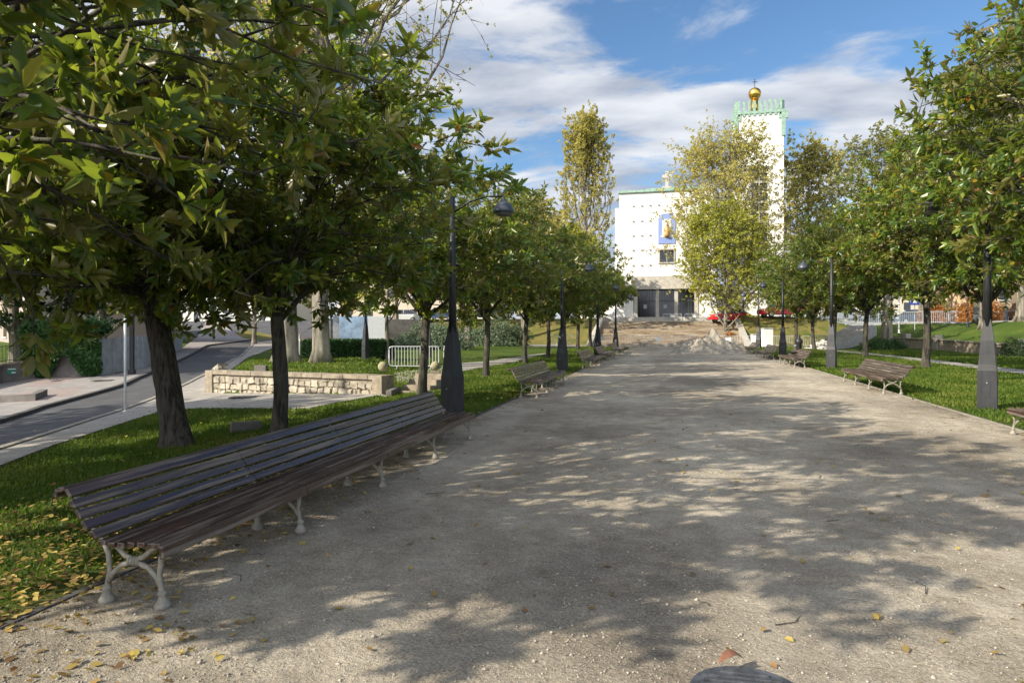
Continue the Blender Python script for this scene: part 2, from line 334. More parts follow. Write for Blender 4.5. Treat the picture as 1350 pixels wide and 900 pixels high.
class MB:
    def __init__(s): s.v = []; s.f = []
    def add(s, vs_, fs):
        k = len(s.v); s.v += [tuple(v) for v in vs_]; s.f += [tuple(i+k for i in f) for f in fs]; return s
    def box(s, c, d, rz=0, bev=0.0, rx=0, ry=0):
        hx, hy, hz = d[0]/2, d[1]/2, d[2]/2
        if bev > 0:
            bm = bmesh.new(); bmesh.ops.create_cube(bm, size=1)
            for v in bm.verts: v.co = Vector((v.co.x*d[0], v.co.y*d[1], v.co.z*d[2]))
            bmesh.ops.bevel(bm, geom=bm.edges[:], offset=bev, segments=2, affect='EDGES', profile=.6)
            bm.verts.index_update()
            vs_ = [v.co.copy() for v in bm.verts]; fs = [[v.index for v in f.verts] for f in bm.faces]; bm.free()
        else:
            vs_ = [Vector((x*hx, y*hy, z*hz)) for x, y, z in ((-1,-1,-1),(1,-1,-1),(1,1,-1),(-1,1,-1),(-1,-1,1),(1,-1,1),(1,1,1),(-1,1,1))]
            fs = [(0,3,2,1),(4,5,6,7),(0,1,5,4),(1,2,6,5),(2,3,7,6),(3,0,4,7)]
        m = Matrix.Rotation(rz, 3, 'Z') @ Matrix.Rotation(ry, 3, 'Y') @ Matrix.Rotation(rx, 3, 'X')
        return s.add([m @ v + Vector(c) for v in vs_], fs)
    def tube(s, pts, rad, n=8, cap=True, squash=None):
        pts = [Vector(p) for p in pts]
        if isinstance(rad, (int, float)): rad = [rad]*len(pts)
        k = len(s.v); prev = None
        for i, p in enumerate(pts):
            t = (pts[min(i+1, len(pts)-1)]-pts[max(i-1, 0)])
            if t.length < 1e-9: t = Vector((0, 0, 1))
            t.normalize()
            if prev is None:
                a = t.orthogonal().normalized() if abs(t.z) < .9 else Vector((1, 0, 0))
                a = (a-t*a.dot(t)).normalized()
            else: a = (prev-t*prev.dot(t)).normalized()
            prev = a; b = t.cross(a)
            for j in range(n):
                an = 2*math.pi*j/n
                s.v.append(tuple(p+(a*math.cos(an)+b*math.sin(an))*rad[i]))
        for i in range(len(pts)-1):
            for j in range(n):
                s.f.append((k+i*n+j, k+i*n+(j+1) % n, k+(i+1)*n+(j+1) % n, k+(i+1)*n+j))
        if cap:
            s.f.append(tuple(k+j for j in range(n))[::-1]); e = k+(len(pts)-1)*n; s.f.append(tuple(e+j for j in range(n)))
        return s
    def lathe(s, prof, c=(0, 0, 0), n=16, rot=0, axis='z'):
        k = len(s.v)
        for r, z in prof:
            for j in range(n):
                a = rot+2*math.pi*j/n; q = Vector((r*math.cos(a), r*math.sin(a), z))
                if axis == 'x': q = Vector((q.z, q.x, q.y))
                if axis == 'y': q = Vector((q.x, q.z, q.y))
                s.v.append(tuple(q+Vector(c)))
        for i in range(len(prof)-1):
            for j in range(n): s.f.append((k+i*n+j, k+i*n+(j+1) % n, k+(i+1)*n+(j+1) % n, k+(i+1)*n+j))
        s.f.append(tuple(k+j for j in range(n))[::-1]); e = k+(len(prof)-1)*n; s.f.append(tuple(e+j for j in range(n)))
        return s
    def prism(s, poly, a, b, axis='y'):      # poly in the plane across axis, from a to b along it
        n = len(poly); k = len(s.v)
        for t in (a, b):
            for u, v in poly:
                s.v.append((u, t, v) if axis == 'y' else ((t, u, v) if axis == 'x' else (u, v, t)))
        s.f.append(tuple(k+i for i in range(n))); s.f.append(tuple(k+n+i for i in range(n))[::-1])
        for i in range(n): s.f.append((k+i, k+n+i, k+n+(i+1) % n, k+(i+1) % n))
        return s
    def build(s, name, mat, parent=None, smooth=False, loc=None, fix=True):
        me = bpy.data.meshes.new(name); me.from_pydata(s.v, [], s.f)
        if fix:
            bm = bmesh.new(); bm.from_mesh(me); bmesh.ops.recalc_face_normals(bm, faces=bm.faces); bm.to_mesh(me); bm.free()
        o = link(name, me, mat, parent, smooth)
        if loc is not None: o.location = loc
        return o
def region(name, poly, mat, off=.02, skirt=.12, step=.5, kind='structure', extra=None):
    bm = bmesh.new()
    vs_ = [bm.verts.new((p[0], p[1], 0)) for p in poly]; bm.faces.new(vs_)
    xs = [p[0] for p in poly]; ys = [p[1] for p in poly]
    for ax, lo, hi in ((0, min(xs), max(xs)), (1, min(ys), max(ys))):
        k = math.floor(lo/step)*step+step
        while k < hi:
            co = [0, 0, 0]; co[ax] = k; no = [0, 0, 0]; no[ax] = 1
            bmesh.ops.bisect_plane(bm, geom=bm.verts[:]+bm.edges[:]+bm.faces[:], plane_co=co, plane_no=no); k += step
    bmesh.ops.triangulate(bm, faces=[f for f in bm.faces if len(f.verts) > 4])
    for v in bm.verts: v.co.z = H(v.co.x, v.co.y)+off+(extra(v.co.x, v.co.y) if extra else 0)
    if skirt:
        be = [e for e in bm.edges if len(e.link_faces) == 1]
        r = bmesh.ops.extrude_edge_only(bm, edges=be)
        for v in [g for g in r['geom'] if isinstance(g, bmesh.types.BMVert)]: v.co.z -= skirt
    bmesh.ops.recalc_face_normals(bm, faces=bm.faces)
    up = sum(f.normal.z*f.calc_area() for f in bm.faces)
    if up < 0: bmesh.ops.reverse_faces(bm, faces=bm.faces)
    me = bpy.data.meshes.new(name); bm.to_mesh(me); bm.free()
    return tag(link(name, me, mat), kind=kind)
def inpoly(x, y, poly):
    c = False; j = len(poly)-1
    for i in range(len(poly)):
        xi, yi = poly[i][0], poly[i][1]; xj, yj = poly[j][0], poly[j][1]
        if (yi > y) != (yj > y) and x < (xj-xi)*(y-yi)/(yj-yi)+xi: c = not c
        j = i
    return c
def strip(name, pts, w_, h, mat, off=0.0, kind=None):     # a low kerb following the ground
    m = MB(); L = []
    for i, p in enumerate(pts):
        p = Vector(p[:2]); L.append(p)
    # resample
    q = []
    for a, b in zip(L, L[1:]):
        n = max(1, int((b-a).length/.6))
        for k in range(n): q.append(a+(b-a)*k/n)
    q.append(L[-1]); k0 = 0
    for i, p in enumerate(q):
        t = (q[min(i+1, len(q)-1)]-q[max(i-1, 0)]).normalized(); nn = Vector((-t.y, t.x))*w_/2
        z = H(p.x, p.y)+off
        m.v += [(p.x-nn.x, p.y-nn.y, z-.1), (p.x-nn.x, p.y-nn.y, z+h), (p.x+nn.x, p.y+nn.y, z+h), (p.x+nn.x, p.y+nn.y, z-.1)]
        if i:
            b = 4*i
            for j in range(3): m.f.append((b-4+j, b-3+j, b+1+j, b+j))
    m.f += [(0, 1, 2, 3), (4*len(q)-1, 4*len(q)-2, 4*len(q)-3, 4*len(q)-4)]
    o = m.build(name, mat)
    return tag(o, kind=kind)

# ------------------------------------------------------------------ ground
def axis(lo, hi, step, far):
    a = list(np.arange(lo, hi+.001, step)); s_ = step; l = lo; h = hi
    while h < far:
        s_ *= 1.5; l -= s_; h += s_; a = [l]+a+[h]
    return a
roadR = [P(*q) for q in [(0,595),(120,556),(203,527),(251,505),(317,471),(336,452)]]
roadL = [P(*q) for q in [(0,559),(53,541),(160,511),(195,495),(245,473),(272,457)]]
d0 = (roadR[0]-roadR[1]).normalized(); nrm = Vector((-d0.y, d0.x))
roadR = [roadR[0]+d0*16]+roadR; roadL = [roadL[0]+d0*22]+roadL
dE = (roadR[-1]-roadR[-3]).normalized()
roadR += [roadR[-1]+dE*12+Vector((3.5, 2)), roadR[-1]+dE*22+Vector((8, 4))]; roadL += [roadL[-1]+dE*14+Vector((2.0, 2)), roadL[-1]+dE*26+Vector((6, 4))]
lawnE = [P(*q) for q in [(0,617),(67,591),(149,564),(208,545),(261,540),(409,540),(447,532),(500,523)]]
lawnE = [lawnE[0]+d0*14]+lawnE

xs = axis(-52, 46, .5, 1500); ys = axis(-14, 84, .5, 1500)
gv = []; 
AVE = (0.0, 9.05, -14, 63.5)
for y in ys:
    for x in xs: gv.append((x, y, H(x, y)))
nx = len(xs); gf = []
for j in range(len(ys)-1):
    for i in range(nx-1): gf.append((j*nx+i, j*nx+i+1, (j+1)*nx+i+1, (j+1)*nx+i))
me = bpy.data.meshes.new('ground'); me.from_pydata(gv, [], gf)
tag(link('ground', me, GR, smooth=True), kind='structure')

# the gravel avenue, with hollows and small humps
def rough_h(x, y):
    d = math.hypot(x-3.65, y)
    return (.012*math.sin(x*1.7+.6*math.sin(y*1.3))*math.sin(y*1.1+x*.4)+.007*math.sin(x*5.1+y*2.3)*math.sin(y*4.7))*sm(0, .6, x)*sm(9.05, 8.4, x)
region('path', [(0, -14), (9.05, -14), (9.05, 66), (0, 66)], G, .035, .06, .25, extra=rough_h)
strip('kerb_left', [(-.03, -14), (-.03, 60)], .05, .045, DKERB, kind='structure')
strip('kerb_right', [(9.08, -14), (9.08, 60)], .05, .05, KERB, kind='structure')
end_plaza = region('cross_path', [(-34, 57.5), (-.1, 60.5), (-.1, 66), (-34, 64.5)], PAV, .03, .05)
region('cross_path_right', [(9.15, 60.5), (15.5, 57), (17, 60), (9.15, 66)], PAV, .03, .05)
# street with pavements on the left
region('road', roadR+roadL[::-1], ASP, .03, .03)
# left pavement up to the garden walls
wallL = [P(*q) for q in [(0,508),(60,500),(130,498),(190,488),(240,461),(262,440)]]
wallL = [wallL[0]+d0*16+Vector((-1.5, -2))]+wallL+[wallL[-1]+dE*12]
offR = [p.copy() for p in roadL]
region('left_pavement', offR[:-1]+wallL[::-1], PAVG, .10, .12)
strip('street_kerb', roadL[:-1], .16, .135, DKERB, kind='structure')
# right pavement between street and lawn, running past the low stone wall
pl_fl = Vector((-11.05, wall_y(-11.05))); pl_fr = Vector((-4.45, wall_y(-4.45)))
side_ = [pl_fl, Vector((-11.9, 20.6)), Vector((-16.5, 28)), Vector((-21, 36)), Vector((-28, 50))]
pav = roadR[:-1]+[Vector((-28, 52))]+side_[::-1]+[pl_fr, Vector((-3.75, 17.0))]+lawnE[::-1]
region('street_pavement', pav, PAV, .05, .06)
strip('pavement_kerb', roadR[:-1], .14, .085, KERB, kind='structure')
region('upper_street_left', [(-75, 60), (-52, 62), (-44, 70), (-36, 66), (-30, 70), (-12, 77), (-12, 92), (-75, 92)], ASP, .012, .05)
# narrow park paths
pathL = [P(*q) for q in [(523,505),(560,505),(600,493),(655,483),(715,474),(745,466)]]
pathL2 = [P(*q) for q in [(752,463),(700,468),(640,477),(598,480),(560,487),(520,492)]]
region('park_path_left', pathL+pathL2, PAV, .03, .04)
pr = [(9.5+4.3, 56), (14.3, 51), (15.2, 42), (15.4, 33), (15.6, 27), (16.2, 18), (18, 8), (20, 8), (17.7, 18), (17.2, 27), (16.8, 33), (16.6, 42), (16, 51), (15.2, 57)]
region('park_path_right', pr, PAV, .03, .04)

# ------------------------------------------------------------------ leaves
rng = np.random.default_rng(5)
def leaf_mesh(name, pos, axs, rnd, length, width, nper, splay=(.55, 1.2), droop=.25, simple_=False, tint=None):
    """whorls of leaves; pos, axs (N,3)"""
    n = len(pos); m = n*nper
    P_ = np.repeat(pos, nper, 0); A = np.repeat(axs, nper, 0)
    A /= np.linalg.norm(A, axis=1, keepdims=True)+1e-9
    up = np.tile(np.array([[.3, .2, 1.0]]), (m, 1)); B = np.cross(A, up); B /= np.linalg.norm(B, axis=1, keepdims=True)+1e-9
    D = np.cross(A, B)
    phi = np.tile(np.arange(nper)*2.4, n)+np.repeat(rnd.random(n)*6.28, nper)+rnd.normal(0, .25, m)
    th = rnd.uniform(splay[0], splay[1], m)
    rad = B*np.cos(phi)[:, None]+D*np.sin(phi)[:, None]
    d = A*np.cos(th)[:, None]+rad*np.sin(th)[:, None]
    d[:, 2] -= rnd.uniform(0, droop, m); d /= np.linalg.norm(d, axis=1, keepdims=True)
    nrm_ = A*np.sin(th)[:, None]-rad*np.cos(th)[:, None]; nrm_ += rnd.normal(0, .25, (m, 3))
    s_ = np.cross(d, nrm_); s_ /= np.linalg.norm(s_, axis=1, keepdims=True)+1e-9
    nr = np.cross(s_, d)
    L = length*rnd.uniform(.5, 1.3, m)[:, None]; W = width*rnd.uniform(.8, 1.2, m)[:, None]
    base = P_+d*.012+rnd.normal(0, .02, (m, 3))
    if simple_:
        V = np.stack([base, base+d*L*.5+s_*W*.5, base+d*L, base+d*L*.5-s_*W*.5], 1).reshape(-1, 3)
        k = np.arange(m)[:, None]*4; F = (k+np.array([[0, 1, 2, 3]])).reshape(-1); fl = 4; nf = m; nv = 4
    else:
        tipdrop = -nr*L*rnd.uniform(.02, .18, m)[:, None]
        V = np.stack([base, base+d*L*.42+s_*W*.5+nr*W*.16, base+d*L*.74+s_*W*.36+nr*W*.12+tipdrop*.5, base+d*L+tipdrop, base+d*L*.74-s_*W*.36+nr*W*.12+tipdrop*.5, base+d*L*.42-s_*W*.5+nr*W*.16], 1).reshape(-1, 3)
        k = np.arange(m)[:, None, None]*6; F = (k+np.array([[[0, 1, 2, 3], [0, 3, 4, 5]]])).reshape(-1); fl = 4; nf = 2*m; nv = 6
    me = bpy.data.meshes.new(name)
    me.vertices.add(len(V)); me.vertices.foreach_set('co', V.astype(np.float32).ravel())
    me.loops.add(len(F)); me.loops.foreach_set('vertex_index', F.astype(np.int32))
    me.polygons.add(nf); me.polygons.foreach_set('loop_start', np.arange(nf, dtype=np.int32)*fl); me.polygons.foreach_set('loop_total', np.full(nf, fl, dtype=np.int32))
    t = (rnd.random(m) if tint is None else tint)
    cl_ = np.repeat(rnd.random(n), nper)
    t = np.clip(t*.7+cl_*.3 if tint is None else t, 0, 1)
    # keep the rare warm end rare
    if tint is None: t = np.where(rnd.random(m) < .055, rnd.uniform(.93, 1, m), np.clip((t-.15)/.75, 0, 1)*.92)
    a = me.attributes.new('tint', 'FLOAT', 'POINT'); a.data.foreach_set('value', np.repeat(t, nv).astype(np.float32))
    me.update(calc_edges=True); return me

def envelope(rs, lump=.28, nb=9):
    bs = [(Vector((rs.gauss(0, 1), rs.gauss(0, 1), rs.gauss(0, .8))).normalized(), rs.uniform(-lump, lump)) for _ in range(nb)]
    def f(d):
        v = 1.0
        for b, a in bs:
            c_ = max(0, d.dot(b)); v += a*c_**4
        return v
    return f
def tree_mesh(seed, Ht, zb, Rd, r0, fork, nl=8, n2=9, n3=7, wh=4, leader=False, lean=(0, 0), up=.35, twig=.7, cz=.5, low=0.0, square=1.0, limb_sides=7):
    rs = random.Random(seed); env = envelope(rs); m = MB(); wp = []; wa = []
    zc = zb+(Ht-zb)*cz; rz_up = Ht-zc; rz_dn = zc-zb
    tx = lambda z: Vector((lean[0]*z, lean[1]*z, z))
    top = Ht*.93 if leader else fork
    pts = []; rad = []
    nseg = 16 if leader else 14
    for i in range(nseg+1):
        z = top*(i/nseg)**1.35; wob = Vector((math.sin(z*.9+seed), math.cos(z*.8+seed*2), 0))*.05*min(1, z)
        pts.append(tx(z)+wob+Vector((0, 0, -.1 if i == 0 else 0)))
        fl = 1+.6*math.exp(-max(z, 0)/.16)
        rad.append(r0*fl*((1-.93*z/Ht) if leader else (1-.22*z/top)))
    m.tube(pts, rad, 28)
    for q_ in range(len(m.v)):
        ii = q_//28; jj = q_ % 28; c0 = pts[ii]; f_ = 1+.07*math.sin(jj*.67+seed+ii*.3)+.045*math.sin(jj*1.57+ii*.5+seed)+.03*rs.gauss(0, 1)
        v_ = Vector(m.v[q_]); m.v[q_] = tuple(c0+(v_-c0)*f_)
    centre = tx(zc)
    def shell(d, f):
        rzz = rz_up if d.z > 0 else rz_dn
        q = Vector((d.x*Rd, d.y*Rd, d.z*rzz))
        return centre+q*env(d)*f
    def curve(a, b, bow, n=6):
        mid = (a+b)/2+bow; o = []
        for i in range(n+1):
            t = i/n; p = a*(1-t)**2+mid*2*t*(1-t)+b*t*t
            if 0 < i < n: p = p+Vector((rs.gauss(0, .02), rs.gauss(0, .02), rs.gauss(0, .02)))*(b-a).length
            o.append(p)
        return o
    for i in range(nl):
        az = 2*math.pi*(i/nl)+rs.uniform(-.35, .35)
        if leader:
            t = (i+.5)/nl; az = i*2.4+rs.uniform(-.4, .4)
            zs = fork+(Ht*.86-fork)*t*.92; a = tx(zs)
            el = rs.uniform(-.1, .3)+t*.9
            d = Vector((math.cos(az)*math.cos(el), math.sin(az)*math.cos(el), math.sin(el)))
            zt = zs+(Rd*up*2.2)+rs.uniform(0, 1)
            dz_ = (zt-zc)/(rz_up if zt > zc else rz_dn); dz_ = max(-.98, min(.9, dz_)); hr = math.sqrt(1-dz_*dz_)
            e = shell(Vector((math.cos(az)*hr, math.sin(az)*hr, dz_)), rs.uniform(.62, .88)); rr = r0*(1-.9*zs/Ht)*.5
            bow = Vector((math.cos(az), math.sin(az), -.3))*(e-a).length*.12
        else:
            a = tx(fork*(.86+.14*rs.random())); el = rs.choice([-.5, -.15, .2, .6, 1.1])+rs.uniform(-.15, .15)
            if i == 0: el = 1.45
            d = Vector((math.cos(az)*math.cos(el), math.sin(az)*math.cos(el), math.sin(el)))
            e = shell(d, rs.uniform(.62, .8)); rr = r0*rs.uniform(.42, .6)
            bow = Vector((0, 0, 1))*(e-a).length*rs.uniform(.05, .22)*(1 if el < .8 else .2)
        L1 = curve(a, e, bow, 8)
        m.tube(L1, [rr*(1-.82*k/8) for k in range(9)], limb_sides)
        for j in range(n2):
            t = .22+.78*(j+rs.random())/n2; k = min(7, int(t*8)); s = L1[k].lerp(L1[k+1], t*8-k)
            out_ = (s-centre); out_.z *= .6; out_ = out_.normalized() if out_.length > .1 else d
            dd = (out_*.8+Vector((rs.gauss(0, .7), rs.gauss(0, .7), rs.gauss(.1+up*.5, .55)))).normalized()
            e2 = shell(Vector(((dd+d*.35))).normalized(), rs.uniform(.78, 1.04))
            if (e2-s).length > Rd*.95: e2 = s+(e2-s).normalized()*Rd*rs.uniform(.5, .95)
            L2 = curve(s, e2, Vector((0, 0, .12*(e2-s).length)), 4)
            r2 = max(.007, rr*(1-.8*t)*.42)
            m.tube(L2, [r2*(1-.7*q/4) for q in range(5)], 5, cap=False)
            for q in range(n3):
                t2 = .25+.75*(q+rs.random())/n3; kk = min(3, int(t2*4)); s3 = L2[kk].lerp(L2[kk+1], t2*4-kk)
                dl = (L2[-1]-L2[0]).normalized()
                d3 = (dl*.5+Vector((rs.gauss(0, .75), rs.gauss(0, .75), rs.gauss(up*.5-.05, .55)))).normalized()
                ln = twig*rs.uniform(.5, 1.2); e3 = s3+d3*ln+Vector((0, 0, .06))
                m.tube([s3, (s3+e3)/2+Vector((0, 0, -.03)), e3], [.008+.002*Rd, .006, .003], 3, cap=False)
                for u in range(wh):
                    f_ = 1-.75*u/wh
                    pp = s3+(e3-s3)*f_+Vector((rs.gauss(0, .06), rs.gauss(0, .06), rs.gauss(0, .06)))*(twig if u else .1)
                    wp.append(pp); wa.append(d3+Vector((rs.gauss(0, .45), rs.gauss(0, .45), .35+rs.gauss(0, .3))) if u else d3+Vector((0, 0, .3)))
    me = bpy.data.meshes.new('trunk'); me.from_pydata(m.v, [], m.f)
    me.polygons.foreach_set('use_smooth', [True]*len(me.polygons))
    return me, np.array([tuple(p) for p in wp]), np.array([tuple(p) for p in wa])

def make_tree(name, trunk_me, leaf_me, barkm, leafm, loc, label, cat, group=None, rz=0, sc=1.0, szc=1.0):
    o = empty(name, loc, label, cat, group, rz); o.scale = (sc, sc, sc*szc)
    if not trunk_me.materials: trunk_me.materials.append(barkm)
    if not leaf_me.materials: leaf_me.materials.append(leafm)
    t = bpy.data.objects.new('trunk', trunk_me); C.objects.link(t); t.parent = o
    c_ = bpy.data.objects.new('crown', leaf_me); C.objects.link(c_); c_.parent = o
    return o

# magnolias: three forms shared along the two rows
MAG = []
for k, sd in enumerate((11, 23, 37, 51)):
    tm, wp, wa = tree_mesh(sd, 7.9, 2.2, 3.6, .125, 2.55, nl=(12 if k < 3 else 10), n2=(11 if k < 3 else 7), n3=(6 if k < 3 else 5), wh=3, up=.12, twig=.65, cz=.40)
    lm = leaf_mesh('crown', wp, wa, np.random.default_rng(sd), .20, .072, 9, splay=(.35, 1.35))
    MAG.append((tm, lm))
tm, wp, wa = tree_mesh(63, 7.4, 2.0, 4.6, .17, 2.5, nl=15, n2=11, n3=6, wh=3, up=.1, twig=.65, cz=.4)
MAG.append((tm, leaf_mesh('crown', wp, wa, np.random.default_rng(63), .20, .074, 9, splay=(.35, 1.35))))
def magnolia(x, y, k, label, sc=1.0, szc=1.0, rz=None):
    tm, lm = MAG[k]
    o = make_tree('magnolia_tree', tm, lm, BARK, LEAF, (x, y, H(x, y)-.03), label, 'tree', 'magnolia trees lining the avenue', rz if rz is not None else (x*3.1+y*1.7) % 6.28, sc, szc)
    o.rotation_euler.x = .045*math.sin(y*2.3); o.rotation_euler.y = .045*math.cos(y*1.9+x)
    return o
magnolia(-3.3, -6.2, 3, 'magnolia of the left row just behind the camera, out of sight in the photo', .78)
magnolia(-2.9, 3.5, 4, 'nearest dark magnolia filling the top left corner, its trunk outside the photo', 1.0)
magnolia(-2.65, 10.0, 0, 'magnolia with a slim straight trunk right behind the long near bench', 1.0, .86, 2.9)
magnolia(-2.9, 17.2, 1, 'magnolia with a thin mottled trunk just left of the first dark lamp post', .96, .94)
magnolia(-2.9, 23.6, 2, 'magnolia with a trunk leaning right between the first left lamp post and the second bench', .93)
magnolia(-3.1, 31.2, 0, 'magnolia behind the back of the second bench on the left side', .93)
magnolia(-3.1, 37.0, 1, 'fifth magnolia trunk past the long bench, just left of the second lamp post', .93)
magnolia(-3.3, 44.5, 2, 'magnolia of the left row standing just beyond the second left lamp post', 1.02)
magnolia(-3.3, 50.7, 0, 'last but one magnolia of the left row, behind the far benches', 1.1)
magnolia(-3.1, 56.9, 1, 'farthest magnolia of the left row, in front of the church steps', 1.15)
RX = 13.9
magnolia(12.9, 9.3, 1, 'magnolia of the right row beside the camera, out of the frame to the right', 1.0)
magnolia(12.1, 15.2, 2, 'nearest magnolia on the right, its crown cut by the edge of the photo', 1.08)
magnolia(13.3, 24.3, 0, 'magnolia whose trunk hides behind the near right lamp post', 1.08)
magnolia(13.8, 31.5, 1, 'magnolia with a thick flared trunk between the bench and the big lamp post', 1.2)
magnolia(14.0, 41.4, 2, 'magnolia whose trunk rises right behind the near right bench', 1.12)
magnolia(13.9, 48.6, 0, 'magnolia just right of the second right lamp post', 1.1)
magnolia(13.9, 55.0, 1, 'slim magnolia left of the second right lamp post, on the lawn edge', 1.1)
magnolia(13.6, 61.0, 2, 'farthest magnolia of the right row, beside the parked red car', 1.15)

# the thick leaning tree by the pavement
big = P(235, 588)
tm, wp, wa = tree_mesh(71, 7.2, 1.45, 3.5, .215, 2.5, nl=12, n2=11, n3=7, wh=3, up=.1, twig=.65, lean=(-.22, .03), cz=.45)
lm = leaf_mesh('crown', wp, wa, np.random.default_rng(71), .20, .072, 9, splay=(.35, 1.35))
bt = make_tree('leaning_tree', tm, lm, BARKB, LEAF, (big.x, big.y, H(big.x, big.y)-.05), 'tree with a thick deeply furrowed trunk leaning left on the near left lawn', 'tree')

# tall airy trees
def airy(seed, Ht, zb, Rd, r0, x, y, label, leafm=LEAFP, bark=BARKP, n=(22, 8, 6, 4), ll=.16, nper=6, cz=.45, up=.5, name='poplar_tree', z=None, fork=3, twig=.9):
    tm, wp, wa = tree_mesh(seed, Ht, zb, Rd, r0, fork, nl=n[0], n2=n[1], n3=n[2], wh=n[3], leader=True, up=up, twig=twig, cz=cz)
    lm = leaf_mesh('crown', wp, wa, np.random.default_rng(seed), ll, ll*.75, nper, splay=(.3, 1.5), simple_=True)
    return make_tree(name, tm, lm, bark, leafm, (x, y, H(x, y) if z is None else z), label, 'tree')
def W(px, Y):
    x, y, z = ray(px, 447, Y); return x, y
x, y = W(771, 101); airy(101, 33.5, 5, 5.0, .36, x, y, 'tall narrow poplar with yellowing leaves left of the white church', up=1.6, n=(30, 9, 6, 4), ll=.25, nper=7)
x, y = W(961, 74); airy(102, 25.0, 2.6, 7.4, .36, x, y, 'big spreading yellow green tree in front of the church tower', n=(34, 9, 6, 4), ll=.19, nper=6, twig=1.5, cz=.38)
x, y = W(956, 68); airy(112, 14.0, 3.2, 4.4, .2, x, y, 'lower yellow green tree covering the right side of the church front', n=(24, 9, 6, 4), ll=.19, nper=7, leafm=LEAFY, twig=1.5, fork=1.4, up=.35)
x, y = W(1066, 96); airy(103, 28, 8, 6.2, .3, x, y, 'tall thin tree with tufts of leaves right of the church tower', n=(22, 8, 7, 5), ll=.24, nper=7, twig=1.2)
x, y = W(1150, 78); airy(104, 22.5, 6, 5.2, .3, x, y, leafm=LEAFOL, label='sparse tall tree showing bare twigs above the right row of magnolias', n=(18, 7, 6, 3), ll=.28, nper=6, twig=1.2)
x, y = W(1215, 66); airy(105, 19.5, 5, 4.6, .3, x, y, leafm=LEAFOL, label='pale olive tree behind the magnolias, second tall one from the right edge', n=(20, 8, 6, 4), ll=.22, nper=6, bark=BARKP)
x, y = W(1290, 54); airy(106, 20.5, 4, 4.3, .3, x, y, leafm=LEAFOL, label='tall olive green tree rising near the top right corner', n=(22, 8, 6, 4), ll=.2, nper=6)
p = P(1100+138, 430); 
x, y = W(1345, 50); airy(107, 23, 6, 3.8, .28, x, y, leafm=LEAFOL, label='tall slender tree at the right edge of the photo reaching highest', n=(20, 7, 6, 4), ll=.19, nper=5, up=1.2)
# plane trees beyond the low stone wall
p = P(423, 479); airy(108, 25, 8.5, 8.2, .36, p.x, p.y, 'pale barked plane tree in front of the clipped hedge', name='plane_tree', n=(24, 8, 6, 2), ll=.17, nper=3, fork=6, up=.5, twig=1.3, bark=BARKP)
p = P(378, 478); airy(109, 18, 6, 7.0, .50, p.x, p.y, 'very thick plane tree behind the slim magnolia trunk, beside a steel barrier', name='plane_tree', n=(20, 8, 6, 2), ll=.2, nper=4, fork=5, twig=1.3)
p = P(511, 475); airy(110, 6.2, 2.2, 2.6, .13, p.x, p.y, 'small pale trunked tree with fresh yellow green leaves behind the steel barrier', name='small_tree', leafm=LEAFY, n=(12, 7, 6, 3), ll=.16, nper=6, fork=1.9, twig=.6)
x, y = W(618, 56); airy(111, 9.5, 2.6, 4.0, .36, x, y, 'thick short trunked tree at the foot of the dry slope behind the barriers', name='slope_tree', leafm=LEAFY, n=(14, 8, 6, 4), ll=.2, nper=6, fork=2.3)
x, y = W(690, 70); airy(114, 15, 4, 5.5, .3, x, y, 'yellowish tree on the slope behind the left row of magnolias', name='slope_tree', leafm=LEAFP, n=(18, 8, 6, 4), ll=.24, nper=7, fork=3)
x, y = W(522, 76); airy(116, 16, 4, 6.5, .35, x, y, 'olive tree on the upper street behind the grey retaining wall', name='slope_tree', leafm=LEAFP, n=(20, 8, 6, 4), ll=.26, nper=7, fork=3)
airy(140, 10.5, 3.0, 3.4, .3, -13.6, .6, 'broad tree by the street behind the camera, out of sight in the photo', name='street_tree', n=(18, 8, 6, 4), ll=.22, nper=6)
airy(141, 12, 3.0, 4.6, .3, -20.5, 4.5, 'garden tree across the street, outside the left edge of the photo', name='garden_tree', leafm=LEAFD, n=(18, 8, 6, 4), ll=.22, nper=6)
# dark garden trees on the far left
for i, (px, Y, Ht, Rd, lb) in enumerate([(20, 37, 12, 5.2, 'dark evergreen behind the brown garden wall at the left edge'), (-120, 30, 13, 5.5, 'dark evergreen in the garden outside the left edge of the photo'), (135, 46, 13, 5.5, 'dark garden tree rising behind the ivy covered wall'), (235, 62, 14, 6, 'dark tree behind the metal sheet fence beside the street')]):
    x, y = W(px, Y); airy(120+i, Ht, 1.0, Rd, .3, x, y, lb, name='garden_tree', leafm=LEAFD, n=(22, 9, 7, 4), ll=.24, nper=8, fork=.9, up=.3, twig=1.1)
for i, (px, Y, Ht, Rd, lb) in enumerate([(335, 60, 9, 4.0, 'leafy tree at the bend of the street seen between two near trunks'), (452, 66, 10, 4.5, 'leafy tree behind the notice board of the grey street wall'), (600, 74, 11, 5, 'leafy tree on the upper street behind the first left lamp post'), (745, 80, 11, 4.5, 'leafy yellow tree left of the church, above the dry slope')]):
    x, y = W(px, Y); airy(150+i, Ht, 1.6, Rd, .2, x, y, lb, name='slope_tree', leafm=(LEAFY if i else LEAFD), n=(16, 8, 6, 4), ll=.27, nper=7, fork=1.6, up=.4, twig=1.0)
# trunks on the right bank
x, y = W(1170, 52); airy(130, 13, 4.5, 3.8, .42, x, y, 'stout brown trunked tree beside the white railing above the right bank', name='bank_tree', n=(14, 7, 6, 3), ll=.2, nper=6, fork=4)
x, y = W(1297, 50); airy(131, 13, 5, 3.6, .27, x, y, 'pale trunked tree on the sunny bank behind the near right lamp post', name='bank_tree', n=(14, 7, 6, 3), ll=.2, nper=6, fork=4)

